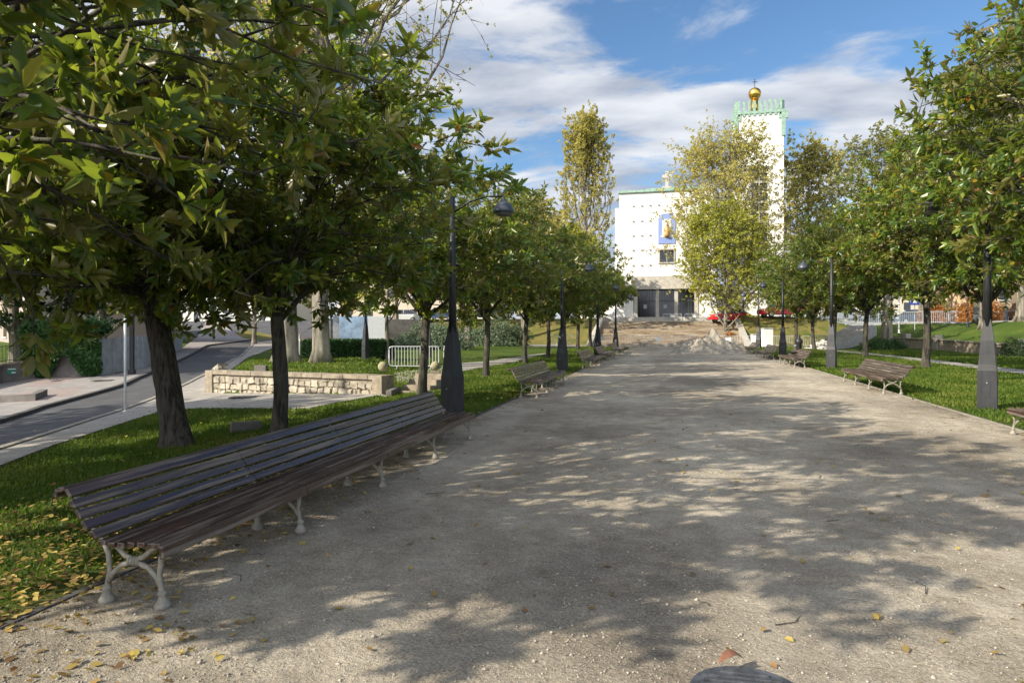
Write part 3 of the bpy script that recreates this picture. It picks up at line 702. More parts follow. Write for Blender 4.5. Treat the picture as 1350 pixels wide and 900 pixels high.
# shrubs and hedges: leaves over a hidden lumpy volume
def shrub(name, c, d, leafm, label, cat, n=2500, ll=.09, seed=1, rz=0, boxy=False, dens=6, parent=None, core=True):
    r = np.random.default_rng(seed); pts = []; ax = []
    u = r.normal(size=(n, 3)); u /= np.linalg.norm(u, axis=1, keepdims=True); u[:, 2] = np.abs(u[:, 2]) if not boxy else u[:, 2]
    if boxy:
        q = r.uniform(-1, 1, (n, 3)); f_ = r.integers(0, 5, n); sg = np.where(r.random(n) < .5, -1, 1)
        q[f_ <= 1, 2] = 1; mk = (f_ == 2) | (f_ == 3); q[mk, 1] = sg[mk]; mk = f_ == 4; q[mk, 0] = sg[mk]
        pp = q*np.array(d)/2*(1+r.normal(0, .025, (n, 1))); pp[:, 2] += d[2]/2
        nn = q**5
    else:
        k = 1+.16*np.sin(u[:, [0]]*6+seed)*np.sin(u[:, [1]]*5+seed*2)+.1*np.sin(u[:, [2]]*9+u[:, [0]]*4)
        pp = u*np.array([d[0]/2, d[1]/2, d[2]])*k*r.uniform(.72, 1.03, (n, 1)); nn = u
    nn = nn+r.normal(0, .4, nn.shape)
    me = leaf_mesh(name, pp, nn, r, ll, ll*.6, dens, splay=(.3, 1.4), simple_=True)
    e = empty(name, c, label, cat, None, rz)
    l_ = link('foliage', me, leafm, e)
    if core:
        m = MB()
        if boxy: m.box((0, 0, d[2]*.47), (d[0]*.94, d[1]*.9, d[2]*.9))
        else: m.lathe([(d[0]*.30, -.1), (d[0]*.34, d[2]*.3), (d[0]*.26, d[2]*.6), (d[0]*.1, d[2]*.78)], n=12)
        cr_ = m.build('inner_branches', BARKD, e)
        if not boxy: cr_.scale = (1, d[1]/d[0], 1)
    return e
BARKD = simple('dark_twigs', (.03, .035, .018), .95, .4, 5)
a = P(398, 474); b_ = P(506, 474); a = Vector((a.x, a.y+.6)); b_ = Vector((b_.x, b_.y+.6)); mid = (a+b_)/2
shrub('clipped_hedge', (mid.x, mid.y, H(mid.x, mid.y)-.05), ((b_-a).length, 1.0, .95), LEAFI, 'clipped rectangular green hedge behind the plane tree', 'hedge', 4200, .10, 3, math.atan2((b_-a).y, (b_-a).x), True)
x, y = W(572, 52); shrub('silver_shrub', (x, y, H(x, y)), (6.5, 2.4, 1.9), LEAFG, 'rounded grey green shrub beyond the near steel barrier', 'shrub', 2600, .12, 4)
x, y = W(655, 62); shrub('silver_shrub', (x, y, H(x, y)), (6, 2.6, 2.2), LEAFG, 'grey green shrub on the dry slope behind the left row', 'shrub', 2200, .13, 5)
x, y = W(1290, 62); shrub('orange_shrub', (x, y, H(x, y)), (3.6, 2.0, 2.4), LEAFO, 'orange autumn shrub on the upper street near the right edge', 'shrub', 2200, .13, 6)
x, y = W(1235, 64); shrub('orange_shrub', (x, y, H(x, y)), (3.0, 2.0, 1.7), LEAFO, 'reddish brown shrub behind the pale railing right of the stout trunk', 'shrub', 1500, .13, 7)
x, y = W(963, 66); shrub('orange_shrub', (x, y, H(x, y)), (1.6, 1.2, 1.3), LEAFO, 'small orange shrub at the right end of the church steps', 'shrub', 500, .13, 8)
x, y = W(1165, 51); shrub('bank_shrub', (x, y, H(x, y)), (3.4, 1.8, .8), LEAFI, 'low green shrub at the left end of the sunny bank', 'shrub', 900, .10, 9)
x, y = W(1338, 38); shrub('dark_shrub', (x, y, H(x, y)), (1.6, 1.2, 1.0), LEAFD, 'small round dark shrub behind the low brown wall at the right edge', 'shrub', 700, .07, 10)

# ------------------------------------------------------------------ garden walls on the left
def wall_run(name, pts, thick, height, mat, label, cat, cap=None, capmat=None, zb=-.3):
    e = empty(name, (pts[0][0], pts[0][1], H(*pts[0][:2])), label, cat); o0 = e.location
    m = MB(); c_ = MB()
    for a, b in zip(pts, pts[1:]):
        a = Vector(a[:2]); b = Vector(b[:2]); n = max(1, int((b-a).length/2.0))
        for k in range(n):
            p, q = a+(b-a)*k/n, a+(b-a)*(k+1)/n; t = (q-p).normalized(); nn = Vector((-t.y, t.x))*thick/2
            z0, z1 = H(p.x, p.y), H(q.x, q.y)
            vs_ = []
            for (pp, zz_) in ((p, z0), (q, z1)):
                for sg in (-1, 1):
                    vs_ += [(pp.x+sg*nn.x-o0.x, pp.y+sg*nn.y-o0.y, zz_+zb-o0.z), (pp.x+sg*nn.x-o0.x, pp.y+sg*nn.y-o0.y, zz_+height-o0.z)]
            m.add(vs_, [(0, 1, 3, 2), (4, 6, 7, 5), (0, 4, 5, 1), (2, 3, 7, 6), (1, 5, 7, 3), (0, 2, 6, 4)])
            if cap:
                nn2 = nn*(1+.06/thick*2)
                vs_ = []
                for (pp, zz_) in ((p+t*.006, z0), (q-t*.006, z1)):
                    for sg in (-1, 1):
                        vs_ += [(pp.x+sg*nn2.x-o0.x, pp.y+sg*nn2.y-o0.y, zz_+height+.003-o0.z), (pp.x+sg*nn2.x-o0.x, pp.y+sg*nn2.y-o0.y, zz_+height+cap-o0.z)]
                c_.add(vs_, [(0, 1, 3, 2), (4, 6, 7, 5), (0, 4, 5, 1), (2, 3, 7, 6), (1, 5, 7, 3), (0, 2, 6, 4)])
    m.build('masonry', mat, e)
    if cap: c_.build('coping', capmat, e)
    return e
gw = [tuple(p) for p in wallL]
wA = wall_run('garden_wall', [gw[0], gw[1], gw[2]], .3, .85, DKWALL, 'low dark brown garden wall carrying a green sign at the left edge', 'wall', .07, STONE)
# railing on it
e = empty('garden_railing', (gw[1][0], gw[1][1], H(*gw[1])+.92), 'thin dark railing on top of the low brown garden wall', 'railing')
m = MB(); a = Vector(gw[1]); b = Vector(gw[2]); L_ = (b-a).length+3; t = (b-a).normalized()
dzs = (H(*gw[2])-H(*gw[1]))/(b-a).length
for k in range(int(L_/.14)):
    p = t*(k*.14-3); m.tube([(p.x, p.y, dzs*(k*.14-3)), (p.x, p.y, .75+dzs*(k*.14-3))], .009, 5)
for zz_ in (.1, .7): m.tube([tuple(t*-3)+(zz_-3*dzs,), tuple(t*(L_-3))+(zz_+dzs*(L_-3),)], .014, 5)
m.build('bars', RUBB, e); flatten(e)
wB = wall_run('ivy_wall', [gw[2], gw[3]], .5, 1.9, DKWALL, 'high wall buried under hanging dark green ivy beside the street', 'wall')
a = Vector(gw[2]); b = Vector(gw[3]); t = (b-a).normalized(); nn = Vector((t.y, -t.x))
r = np.random.default_rng(31); pts_ = []; axs_ = []
Lw = (b-a).length
for k in range(5200):
    u = r.uniform(-.6, Lw+.4); face = r.random() < .75
    arch = .15+1.0*math.exp(-((u-Lw*.5)/.5)**2)
    z = r.uniform(arch, 2.5) if face else 2.15+r.normal(0, .2)
    dd = .30+.25*abs(math.sin(u*2+z*3))*r.random()+.25*(z/2.5) if face else r.uniform(-.5, .5)
    p = a+t*u+nn*dd; pts_.append((p.x, p.y, H(a.x+t.x*u, a.y+t.y*u)+z)); axs_.append((nn.x+r.normal(0, .3), nn.y+r.normal(0, .3), .3 if face else 1))
pts_ = np.array(pts_)-np.array(tuple(wB.location))
link('ivy', leaf_mesh('ivy', pts_, np.array(axs_), r, .12, .10, 5, splay=(.4, 1.3), simple_=True), LEAFI, wB)
# metal sheet fence
e = empty('sheet_fence', (gw[3][0], gw[3][1], H(*gw[3])), 'pale grey corrugated sheet fence beside the street, right of the ivy', 'fence')
m = MB(); q0 = Vector(gw[3]); 
for a, b in ((Vector(gw[3]), Vector(gw[4])), (Vector(gw[4]), Vector(gw[5]))):
    t = (b-a).normalized(); L_ = (b-a).length; nn = Vector((t.y, -t.x)); n = int(L_/.18)
    for k in range(n):
        u = (k+.5)*L_/n; p = a+t*u+nn*(.02 if k % 2 else -.01); z = H(p.x, p.y)
        m.box((p.x-q0.x, p.y-q0.y, z+.85-e.location.z), (L_/n+.004, .03+.001*(k % 2), 1.7), math.atan2(t.y, t.x))
m.build('sheets', CORR, e); flatten(e)
# the low kerbed bed and green sign
p = P(12, 497); sg = empty('green_sign', (p.x+.25, p.y-.2, H(p.x, p.y)), 'small green and white rectangular sign on the low brown wall at the left edge', 'sign')
q = Vector(gw[1])+(Vector(gw[2])-Vector(gw[1]))*.2; tt = (Vector(gw[2])-Vector(gw[1])).normalized(); nn = Vector((tt.y, -tt.x)); az = math.atan2(tt.y, tt.x)
sg.location = (q.x+nn.x*.18, q.y+nn.y*.18, H(q.x, q.y)+.55); sg.rotation_euler = (0, 0, az)
MB().box((0, 0, 0), (.36, .02, .26), 0, .004).build('plate', SIGNG, sg); MB().box((0, -.012, .09), (.30, .006, .04)).box((.06, -.012, -.06), (.16, .006, .05)).build('lettering_bars', WHITEP, sg)
a = P(0, 534); b = P(44, 532); c_ = a+(a-b)*1.5
bedm = MB(); strip('stone_bed_edge', [c_, b, b+Vector((-.9, 1.2))], .22, .32, DKWALL)
tag(bpy.data.objects['stone_bed_edge'], 'low dark stone edging of a planting bed on the far pavement at the left edge', 'kerb')

# white post on the pavement
p = P(165, 545); e = empty('signpost', (p.x, p.y, H(p.x, p.y)+.05), 'thin white post standing on the pale pavement, left of the leaning trunk', 'post')
MB().tube([(0, 0, 0), (0, 0, 2.6)], .032, 12).lathe([(.07, 0), (.07, .02), (.035, .03)], n=12).build('pole', WHITEP, e, True)
p = P(174, 496); e = empty('dark_post', (p.x, p.y, H(p.x, p.y)+.1), 'dark square post on the far pavement behind the white one', 'post')
MB().box((0, 0, 1.9), (.16, .16, 3.8), .3, .01).build('pole', LAMPM, e); MB().box((0, 0, .1), (.24, .24, .2), .3, .01).build('base_plate', LAMPM, e)
# manhole covers in the pavement
for (px, py, lb) in ((137, 505, 'dark iron cover in the far pavement in front of the sheet fence'), (322, 526, 'dark drain cover in the pale paving before the rough stone wall'), (150, 494, 'dark cover in the far pavement near the ivy')):
    p = P(px, py); o = MB().box((0, 0, 0), (.75, .55, .03), .3, .004).build('drain_cover', DKERB, loc=(p.x, p.y, H(p.x, p.y)+(.065 if px == 322 else .115))); tag(o, lb, 'cover')

# ------------------------------------------------------------------ rough stone retaining wall
e = empty('retaining_wall', (pl_fl.x, pl_fl.y, H(pl_fl.x, pl_fl.y)), 'low retaining wall of rough pale stones with a flat coping, holding the raised lawn', 'wall')
t = (pl_fr-pl_fl).normalized(); Lw = (pl_fr-pl_fl).length; az = math.atan2(t.y, t.x); o0 = e.location; nn = Vector((-t.y, t.x))
m = MB(); cpm = MB(); n = 5
ztop = .60
m2 = MB(); mid = (pl_fl+pl_fr)/2+nn*.12
m2.box((mid.x-o0.x, mid.y-o0.y, (ztop-.4)/2-o0.z-.003), (Lw, .42, ztop+.4), az)
m2.build('mortar_core', simple('mortar', (.24, .205, .155), .95, .3, 9, bump=.6), e)
rq = random.Random(21); sm_ = MB(); zr = -.22
while zr < ztop-.12:
    hh = rq.uniform(.14, .23); hh = min(hh, ztop-.055-zr); u = .15
    while u < Lw-.1:
        l = min(rq.uniform(.14, .36), Lw-u); c0 = pl_fl+t*(u+l/2)-nn*(.075+rq.uniform(0, .03)); k0 = len(sm_.v)
        sm_.box((c0.x-o0.x, c0.y-o0.y, zr+hh/2-o0.z+rq.uniform(-.018, .018)), (l-.02, .13, (hh-.02)*rq.uniform(.82, 1.12)), az+rq.uniform(-.05, .05), min(.035, hh*.25), rx=rq.uniform(-.08, .08), ry=rq.uniform(-.2, .2))
        for i_ in range(k0, len(sm_.v)): sm_.v[i_] = tuple(q+rq.gauss(0, .011) for q in sm_.v[i_])
        u += l
    zr += hh
sm_.build('rubble_stones', RUBS, e)
rs = random.Random(8); u = 0
while u < Lw-.1:
    l = min(rs.uniform(.7, 1.2), Lw-u); c0 = pl_fl+t*(u+l/2)+nn*.1
    cpm.box((c0.x-o0.x, c0.y-o0.y, ztop+.02-o0.z+rs.uniform(-.004, .006)), (l-.012, .53, .13), az+rs.uniform(-.006, .006), .015); u += l
cpm.build('coping', STONE, e)
pm = MB()
for pp in (pl_fl-t*.05, pl_fr+t*.05): pm.box((pp.x-o0.x+nn.x*.1, pp.y-o0.y+nn.y*.1, .22-o0.z), (.34, .56, .92), az, .02)
pm.build('end_pier', STONE, e)
# return wall on the street side
e2 = wall_run('return_wall', [pl_fl+nn*.35, (-11.95, 20.9)], .3, .62, RUB, 'short return of the rough stone wall on its street side', 'wall')
# stone balls by the steps
def ball(px, py, Y, label, ped):
    x, y, zc = ray(px, py, Y); z = H(x, y) if ped else zc-.15; e = empty('stone_ball', (x, y, z), label, 'stone ball', 'stone balls beside the park steps'); hh = zc-z-.13
    if ped: MB().box((0, 0, hh/2-.1), (.30, .30, hh+.12), .3, .015).build('pedestal', STONE, e)
    MB().lathe([(.002+.145*math.sin(a_), zc-z-.145*math.cos(a_)) for a_ in [math.pi*k/14 for k in range(15)]], n=22).build('ball', BALL, e, True)
ball(505, 483, 19.6, 'mossy stone ball at the right end of the rough stone wall', False)
ball(574, 482, 21.6, 'mossy stone ball on a pedestal right of the steps, next to the lamp post', True)
e = empty('park_steps', (-3.75, 17.9, .1), 'short flight of worn stone steps beside the rough wall', 'steps')
m = MB()
for k in range(4):
    m.box((.25+k*.05, .2+.38*k, .07+.145*k-.1), (.95, .42, .34), -.2, .02)
m.build('treads', STONE, e); flatten(e)
for (px, py, lb) in ((72, 0, ''),):
    pass
# two old stone stubs in the lawn
for (a_, b__, lb) in (((308, 571), (340, 567), 'old weathered stone kerb piece lying in the lawn left of the slim magnolia'), ((338, 489), (350, 489), 'old stone kerb piece on the raised lawn behind the wall'), ((513, 524), (524, 518), 'mossy stone block at the foot of the park steps')):
    p = P(*a_); q = P(*b__); v = q-p; c0 = (p+q)/2; L_ = v.length+.1
    o = MB().box((0, 0, .06), (L_, .16, .26), math.atan2(v.y, v.x), .02).build('stone_kerb_piece', DKWALL, loc=(c0.x, c0.y, H(c0.x, c0.y))); tag(o, lb, 'stone')

# low wall on the right lawn and bank
rwp = [P(1165, 456), P(1235, 460), P(1350, 470)]; rwp.append(rwp[-1]+(rwp[-1]-rwp[-2]).normalized()*16)
wall_run('low_brown_wall', [tuple(p) for p in rwp], .35, .62, STONE, 'long low brown stone wall at the foot of the sunny bank', 'wall', .08, STONE)
rx = random.Random(3); m = MB()
for k, (px, py) in enumerate(((1167, 455), (1196, 457), (1237, 460), (1350, 470))):
    p = P(px, py); m = MB().box((0, 0, .45), (.42, .42, 1.05), .3, .03); o = m.build('wall_pier', KERB, loc=(p.x-.1, p.y-.2, H(p.x, p.y)))
    tag(o, ['pale stone pier at the left end of the low brown wall', 'stone pier of the low brown wall left of the thick flared trunk', 'stone pier of the low brown wall right of the thick flared trunk', 'stone pier of the low brown wall at the right edge'][k], 'pier', 'piers of the low brown wall')

# ------------------------------------------------------------------ church
CY = 88.0; cz0 = 4.35
ch = empty('church', (2.8, CY, cz0), 'tall white church front with a blue tile panel, dark doors and green cornice', 'church')
def cb_(name, m, mat, **k): return m.build(name, mat, ch, **k)
Wd = 11.8; Hh = 16.0
px2z = lambda py: 1.7+(447-py)/900*87.0-cz0
# main wall with real openings for doors and window
body = MB()
zd = px2z(380); zt = px2z(255)
dx0, dx1 = -4.15, 3.9
body.box(((-Wd/2+dx0)/2, 6, zd/2), (dx0+Wd/2, 12, zd)); body.box(((Wd/2+dx1)/2, 6, zd/2), (Wd/2-dx1, 12, zd))
wz0, wz1 = px2z(347), px2z(331); wx0, wx1 = -.85, .85
body.box((0, 6, (zd+wz0)/2), (Wd, 12, wz0-zd)); body.box((0, 6, (wz1+zt)/2), (Wd, 12, zt-wz1))
body.box(((-Wd/2+wx0)/2, 6, (wz0+wz1)/2), (wx0+Wd/2, 12, wz1-wz0)); body.box(((Wd/2+wx1)/2, 6, (wz0+wz1)/2), (Wd/2-wx1, 12, wz1-wz0))
body.box((-Wd/2-.4, 8, zt*.46), (.8, 10, zt*.92))
cb_('wall', body, STUC)
cb_('cornice', MB().box((0, 5.9, zt+.15), (Wd+.3, 12.3, .3), 0, .03).box((1.0, 5.8, zt+.48), (Wd-4.6, 10, .36), 0, .03), GREEN)
wn = cb_('window', MB().box((0, .45, (wz0+wz1)/2), (1.7, .06, wz1-wz0)), GLASS)
MB().box((0, .0, wz0-.08), (2.1, .3, .16)).box((-.93, .02, (wz0+wz1)/2), (.16, .24, wz1-wz0)).box((.93, .02, (wz0+wz1)/2), (.16, .24, wz1-wz0)).box((0, .02, wz1+.08), (2.1, .24, .16)).build('frame', CHST, wn)
MB().box((0, .40, (wz0+wz1)/2), (.06, .05, wz1-wz0)).build('mullion', GALV, wn)
# portal
zp = px2z(365)
lintel = MB().box(((dx0+dx1)/2, -.1, (zd+zp)/2), (dx1-dx0+.6, .5, zp-zd), 0, .03).box(((dx0+dx1)/2, -.2, zd-.1), (dx1-dx0+.7, .5, .2), 0, .02)
cb_('lintel', lintel, CHST)
for cxp in (-3.85, -1.15, 1.15, 3.6):
    cb_('column', MB().box((cxp, .15, (zd-.2)/2), (.46, .5, zd-.2), 0, .02).box((cxp, .1, .1), (.58, .62, .2), 0, .02), CHST)
for k, (c0, c1) in enumerate(((-3.6, -1.4), (-.9, .9), (1.4, 3.35))):
    dr = cb_('door', MB().box(((c0+c1)/2, .9, (zd-.2)/2), (c1-c0+.5, .08, zd-.2)), GLASS)
    m = MB()
    for j in range(7): m.box((c0+(c1-c0)*j/6, .80, (zd-.2)/2), (.05, .05, zd-.3))
    m.box(((c0+c1)/2, .79, 2.2), (c1-c0, .07, .09)); m.build('grille', simple('door_iron%d' % k, (.05, .05, .055), .5), dr)
    if k < 2: MB().box(((c0+c1)/2-.2, .74, 1.5), (.42, .03, .5)).build('notice', CORR, dr)
# protruding studs in rows
m = MB()
for ri, py in enumerate((272, 292, 311, 330, 350)):
    cols = [833, 844, 855]+([866] if ri == 0 else [])
    for px in cols:
        xx = (px-877)*87/900*.985
        for sx in (xx, -xx): cb_('wall_stud', MB().box((sx, -.08, px2z(py)), (.17, .2, .17), 0, .02), CHST)
# blue panel with niche and robed figure
pz0, pz1 = px2z(323), px2z(284)
m = MB().box((0, -.03, (pz0+pz1-.5)/2), (2.1, .12, pz1-pz0-.5)).box((0, -.028, pz1-.25), (1.35, .12, .5))
pnl = cb_('tile_panel', m, BLUE)
m = MB().box((0, -.10, pz0+.95), (1.45, .06, .3)); m.box((0, -.11, (pz0+pz1)/2+.1), (1.1, .06, 2.2), 0, .0)
m.build('niche', BLUED, pnl)
fg = MB().lathe([(.30, 0), (.33, .3), (.28, .8), (.24, 1.15), (.10, 1.3), (.09, 1.34), (.14, 1.42), (.15, 1.52), (.10, 1.62), (.02, 1.66)], (0, -.22, pz0+.85), 14)
fg.tube([(-.2, -.25, pz0+1.9), (-.36, -.38, pz0+1.6), (-.12, -.45, pz0+1.5)], [.09, .08, .06], 8).tube([(.2, -.25, pz0+1.9), (.36, -.38, pz0+1.6), (.12, -.45, pz0+1.5)], [.09, .08, .06], 8)
fg.build('robed_figure', simple('figure_glaze', (.50, .27, .10), .5, .35, 3), pnl, True)
# roof cross
m = MB().box((.0, 3, zt+.6), (2.2, 1.6, .5), 0, .03).box((0, 3, zt+1.0), (1.2, 1.0, .4), 0, .03).box((0, 3, zt+2.1), (.42, .42, 2.2), 0, .03).box((0, 3, zt+2.55), (1.2, .40, .42), 0, .03)
cb_('cross', m, CHST)
m.__init__()
# plinth, side walls, terrace
m = MB().box((0, -2.2, -.35), (11.2, 4.2, .7), 0, .03).box((0, -4.6, -.75), (12.4, 1.4, .5), 0, .03)
cb_('terrace', m, CHST)
cb_('side_wing', MB().box((10.2, 8, 1.6), (8.0, 10, 3.2)).box((10.2, 8, 3.3), (8.4, 10.4, .2)), STUC)
cb_('side_wing', MB().box((-9.0, 9, 1.5), (5.0, 9, 3.0)).box((-9, 9, 3.1), (5.4, 9.4, .2)), STUC)
# sloped cheek walls at both sides of the portal
for s_ in (-1, 1):
    cb_('cheek_wall', MB().prism([(s_*5.0, -.7), (s_*8.4, -.7), (s_*8.4, .3), (s_*6.6, .5), (s_*5.6, 2.0), (s_*5.0, 2.0)], -3.2, -2.6, 'y'), STUC)
# bell tower
tx0, tx1 = 11.4, 17.2; tcx = (tx0+tx1)/2; tw = tx1-tx0
tower = empty('bell_tower', (tcx, 92+tw/2, 4.3), 'tall white square bell tower with green top and golden ball', 'tower')
tz = 1.7+(447-150)/900*87.5-4.3
m = MB()
for (a0, a1) in ((-tw/2, -1.0), (1.0, tw/2)): m.box(((a0+a1)/2, -tw/2+.3, tz/2), (a1-a0, .6, tz))
sz0, sz1 = tz*.30, tz*.74
m.box((0, -tw/2+.3, sz0/2), (2.0, .6, sz0)); m.box((0, -tw/2+.3, (sz1+tz)/2), (2.0, .6, tz-sz1))
m.box((-tw/2+.3, .3, tz/2), (.6, tw-.6, tz)); m.box((tw/2-.3, .3, tz/2), (.6, tw-.6, tz)); m.box((0, tw/2-.3, tz/2), (tw-1.2, .6, tz)); m.box((0, 0, tz-.15), (tw-1.2, tw-1.2, .3))
m.build('shaft', STUC, tower)
g = MB().box((0, -tw/2+.9, (sz0+sz1)/2), (2.0, .1, sz1-sz0)).build('window', GLASS, tower)
m = MB()
for k in range(9): m.box((0, -tw/2+.5, sz0+(sz1-sz0)*(k+.5)/9), (2.0, .3, .28))
m.box((0, -tw/2+.55, (sz0+sz1)/2), (.14, .3, sz1-sz0)); m.build('louvre', CHST, g)
m = MB(); 
for k in range(4):
    a_ = k*math.pi/2; cx_, cy_ = math.cos(a_)*(tw/2-.1), math.sin(a_)*(tw/2-.1)
    for j in range(9):
        u_ = -tw/2+.35+(tw-.7)*j/8; hh = 1.9+(.12 if j % 2 == 0 else 0)
        m.box((cx_-math.sin(a_)*u_, cy_+math.cos(a_)*u_, tz+hh/2-.4), (.44, .30, hh), a_)
m.box((0, 0, tz+.05), (tw+.3, tw+.3, .35)); 
for s_ in (-1, 1):
    m.box((s_*(tw/2-.05), -tw/2+.02, tz-1.6), (.5, .3, 3.0)); m.box((s_*(tw/2-.05), -tw/2+.02, tz-.4), (1.1, .28, 1.0))
m.build('parapet', GREEN, tower)
ball_z = 1.7+(447-121)/900*88-4.3
m = MB().lathe([(.02+.78*math.sin(a_), ball_z-.78*math.cos(a_)) for a_ in [math.pi*k/16 for k in range(17)]], (-.4, -1.2, 0), 24).lathe([(.5, tz), (.5, ball_z-.7)], (-.4, -1.2, 0), 12)
gb = m.build('golden_ball', GOLD, tower, True)
MB().box((-.4, -1.2, ball_z+1.35), (.07, .07, 1.2)).box((-.4, -1.2, ball_z+1.55), (.55, .07, .07)).build('cross', RUBB, gb)

# church steps
e = empty('church_steps', (3.5, 65, 1.0), 'broad leaf strewn stone stairway leading up to the church', 'steps')
m = MB(); n = 22; yy = 65.0; zz_ = .95; rise = (3.62-.95)/n
for k in range(n):
    tr = 1.6 if k in (7, 14) else .40
    m.box((0, yy+15/2-65, zz_+rise/2-.5-1.0+.0), (13.4-.0*k, 15, 1.0), 0) if False else m.add([(x_, y_, z_) for x_ in (-7.4, 6.4) for y_, z_ in ((yy-65, zz_-1.0), (yy-65, zz_+rise-1.0), (yy+tr-65, zz_+rise-1.0))], [(0, 1, 4, 3), (1, 2, 5, 4)])
    yy += tr; zz_ += rise
m.add([(x_, y_, z_) for x_ in (-7.4, 6.4) for y_, z_ in ((yy-65, zz_-1.0), (86-65, zz_-1.0), (86-65, -1))], [(0, 1, 4, 3), (1, 2, 5, 4)])
m.build('treads', STEP, e, fix=True)
for s_ in (-7.65, 6.65):
    m = MB().prism([(0-.3, -.3), (yy-65, 2.7), (21, 2.7), (21, 3.2), (yy-65, 3.2), (-.3, .35)], s_-.25, s_+.25, 'x')
    m.build('cheek_wall', CHST, e)

# ------------------------------------------------------------------ other buildings
def house(name, x, y, z, w_, d_, h_, label, mat, roofm, rz=0, floors=2, nw=5):
    e = empty(name, (x, y, z), label, 'building', None, rz)
    MB().box((0, 0, h_/2), (w_, d_, h_)).build('wall', mat, e)
    MB().prism([(-w_/2-.5, h_+.003), (w_/2+.5, h_+.003), (w_/2-1.5, h_+2.2), (-w_/2+1.5, h_+2.2)], -d_/2-.5, d_/2+.5, 'y').build('roof', roofm, e)
    for f in range(floors):
        for k in range(nw):
            xx = -w_/2+w_*(k+.5)/nw; zc = (f+.5)*h_/floors+.1
            wn = MB().box((xx, -d_/2+.02, zc), (1.1, .1, 1.4)).build('window', GLASS, e)
            MB().box((xx, -d_/2-.03, zc-.76), (1.4, .16, .1)).build('sill', WHITEP, wn)
    return e
x, y = W(1375, 84); house('ochre_house', x, y, 3.1, 22, 9, 5.0, 'low ochre house with clay tiled roof beyond the upper street at the right edge', OCHRE, ROOF, .3)
x, y = W(1180, 125); house('cream_house', x, y, 3.1, 26, 10, 8.5, 'cream house seen faintly through the trees right of the bell tower', simple('cream_wall', (.5, .45, .36), .85, .1), ROOF, .1, 3, 7)
x, y = W(300, 120); house('grey_house', x, y, 3.8, 30, 10, 9, 'pale grey house at the top of the street on the left', simple('pale_wall', (.46, .45, .42), .85, .1), ROOF, -.2, 3, 8)
x, y = W(560, 112); house('beige_house', x, y, 3.9, 26, 10, 10, 'beige house behind the trees on the left of the avenue', simple('beige_wall', (.44, .38, .30), .85, .1), ROOF, 0, 3, 7)
x, y = W(90, 66); house('shaded_house', x, y, .9, 18, 10, 6.5, 'shaded house behind the dark garden trees on the far left', simple('pink_wall', (.36, .28, .24), .85, .1), ROOF, -.5, 2, 5)

# grey retaining wall with posters on the left
x0, y0 = W(436, 60); x1, y1 = W(556, 62)
wg = wall_run('grey_street_wall', [(x0, y0), (x1, y1)], .5, 2.3, DKWALL, 'grey concrete wall below the upper street behind the clipped hedge', 'wall')
vx = Vector((x1-x0, y1-y0)).normalized(); az = math.atan2(vx.y, vx.x)
for i, (px, ww, lb) in enumerate(((446, .9, 'narrow white notice board at the left end of the grey street wall'), (474, 3.4, 'pale blue poster panel on the grey street wall'), (498, 1.6, 'white poster panel on the grey street wall, right one'))):
    x, y = W(px, 59.3); o = MB().box((0, 0, 1.25), (ww, .06, 2.0), az, .01).build('poster_panel', [CORR, simple('poster_blue', (.34, .45, .60), .5, .5, 1.0), WHITEP][i], loc=(x, y-.0, H(x, y)+.3)); tag(o, lb, 'poster')

# ------------------------------------------------------------------ lamp posts
def make_lamp(label, grp, arm=1):
    e = empty('lamp_post', (0, 0, 0), label, 'lamp', grp)
    m = MB()
    # faceted wedge base narrowing in steps into the pole
    m.lathe([(.245, -.1), (.245, .02), (.238, .80), (.212, .93), (.190, 1.12), (.165, 1.42), (.125, 1.66), (.088, 1.86)], n=4, rot=.35)
    m.build('post_base', LAMPM, e)
    for da in (0, math.pi):
        a = .35+math.pi/4+da; d = MB().box((math.cos(a)*.170, math.sin(a)*.170, .42), (.012, .13, .34), a, .003)
        d = d.build('access_door', LAMPM, e)
        MB().lathe([(.012, -.008), (.012, .008), (.006, .011)], (math.cos(a)*.176, math.sin(a)*.176, .55), 8, axis='x').build('bolt', GALV, d)
    MB().lathe([(.30, -.04), (.30, .025), (.27, .03)], n=4, rot=.35).build('base_plate', LAMPM, e)
    MB().tube([(0, 0, 1.6), (0, 0, 3.0), (0, 0, 4.55)], [.085, .070, .052], 14).lathe([(.08, 3.0), (.085, 3.03), (.08, 3.06)], n=14).build('pole', LAMPM, e, True)
    MB().tube([(0, 0, 4.2), (arm*.35, 0, 4.42), (arm*.75, 0, 4.52), (arm*1.1, 0, 4.5)], [.022, .02, .018, .016], 8).build('arm', LAMPM, e, True)
    lh = MB().lathe([(.215, 4.16), (.212, 4.21), (.19, 4.28), (.145, 4.35), (.085, 4.40), (.04, 4.44), (.03, 4.5)], (arm*1.1, 0, 0), 24).build('lamp_head', DOME, e, True)
    MB().lathe([(.10, 4.10), (.17, 4.13), (.18, 4.157)], (arm*1.1, 0, 0), 20).build('diffuser', LAMPG, lh, True)
    return e
GL = 'dark lamp posts with wedge shaped bases along the avenue'
lamp0 = make_lamp('dark lamp post just beyond the far end of the long near bench', GL)
def place_lamp(first, x, y, label, rz, sc=1, mat=None):
    o = first if first.get('used') is None else copy_tree(first)
    first['used'] = 1
    o.location = (x, y, H(x, y)); o['label'] = label; o.rotation_euler = (0, 0, rz); o.scale = (sc, sc, sc)
    if 'used' in o and o is not first: del o['used']
    return o
place_lamp(lamp0, -.62, 12.9, 'dark lamp post just beyond the far end of the long near bench', 0, .95)
place_lamp(lamp0, 10.0, 16.1, 'big dark lamp post on the right lawn nearest the camera', math.pi, 1.0)
place_lamp(lamp0, -.62, 26.6, 'dark lamp post behind the far end of the second bench on the left', 0, .95)
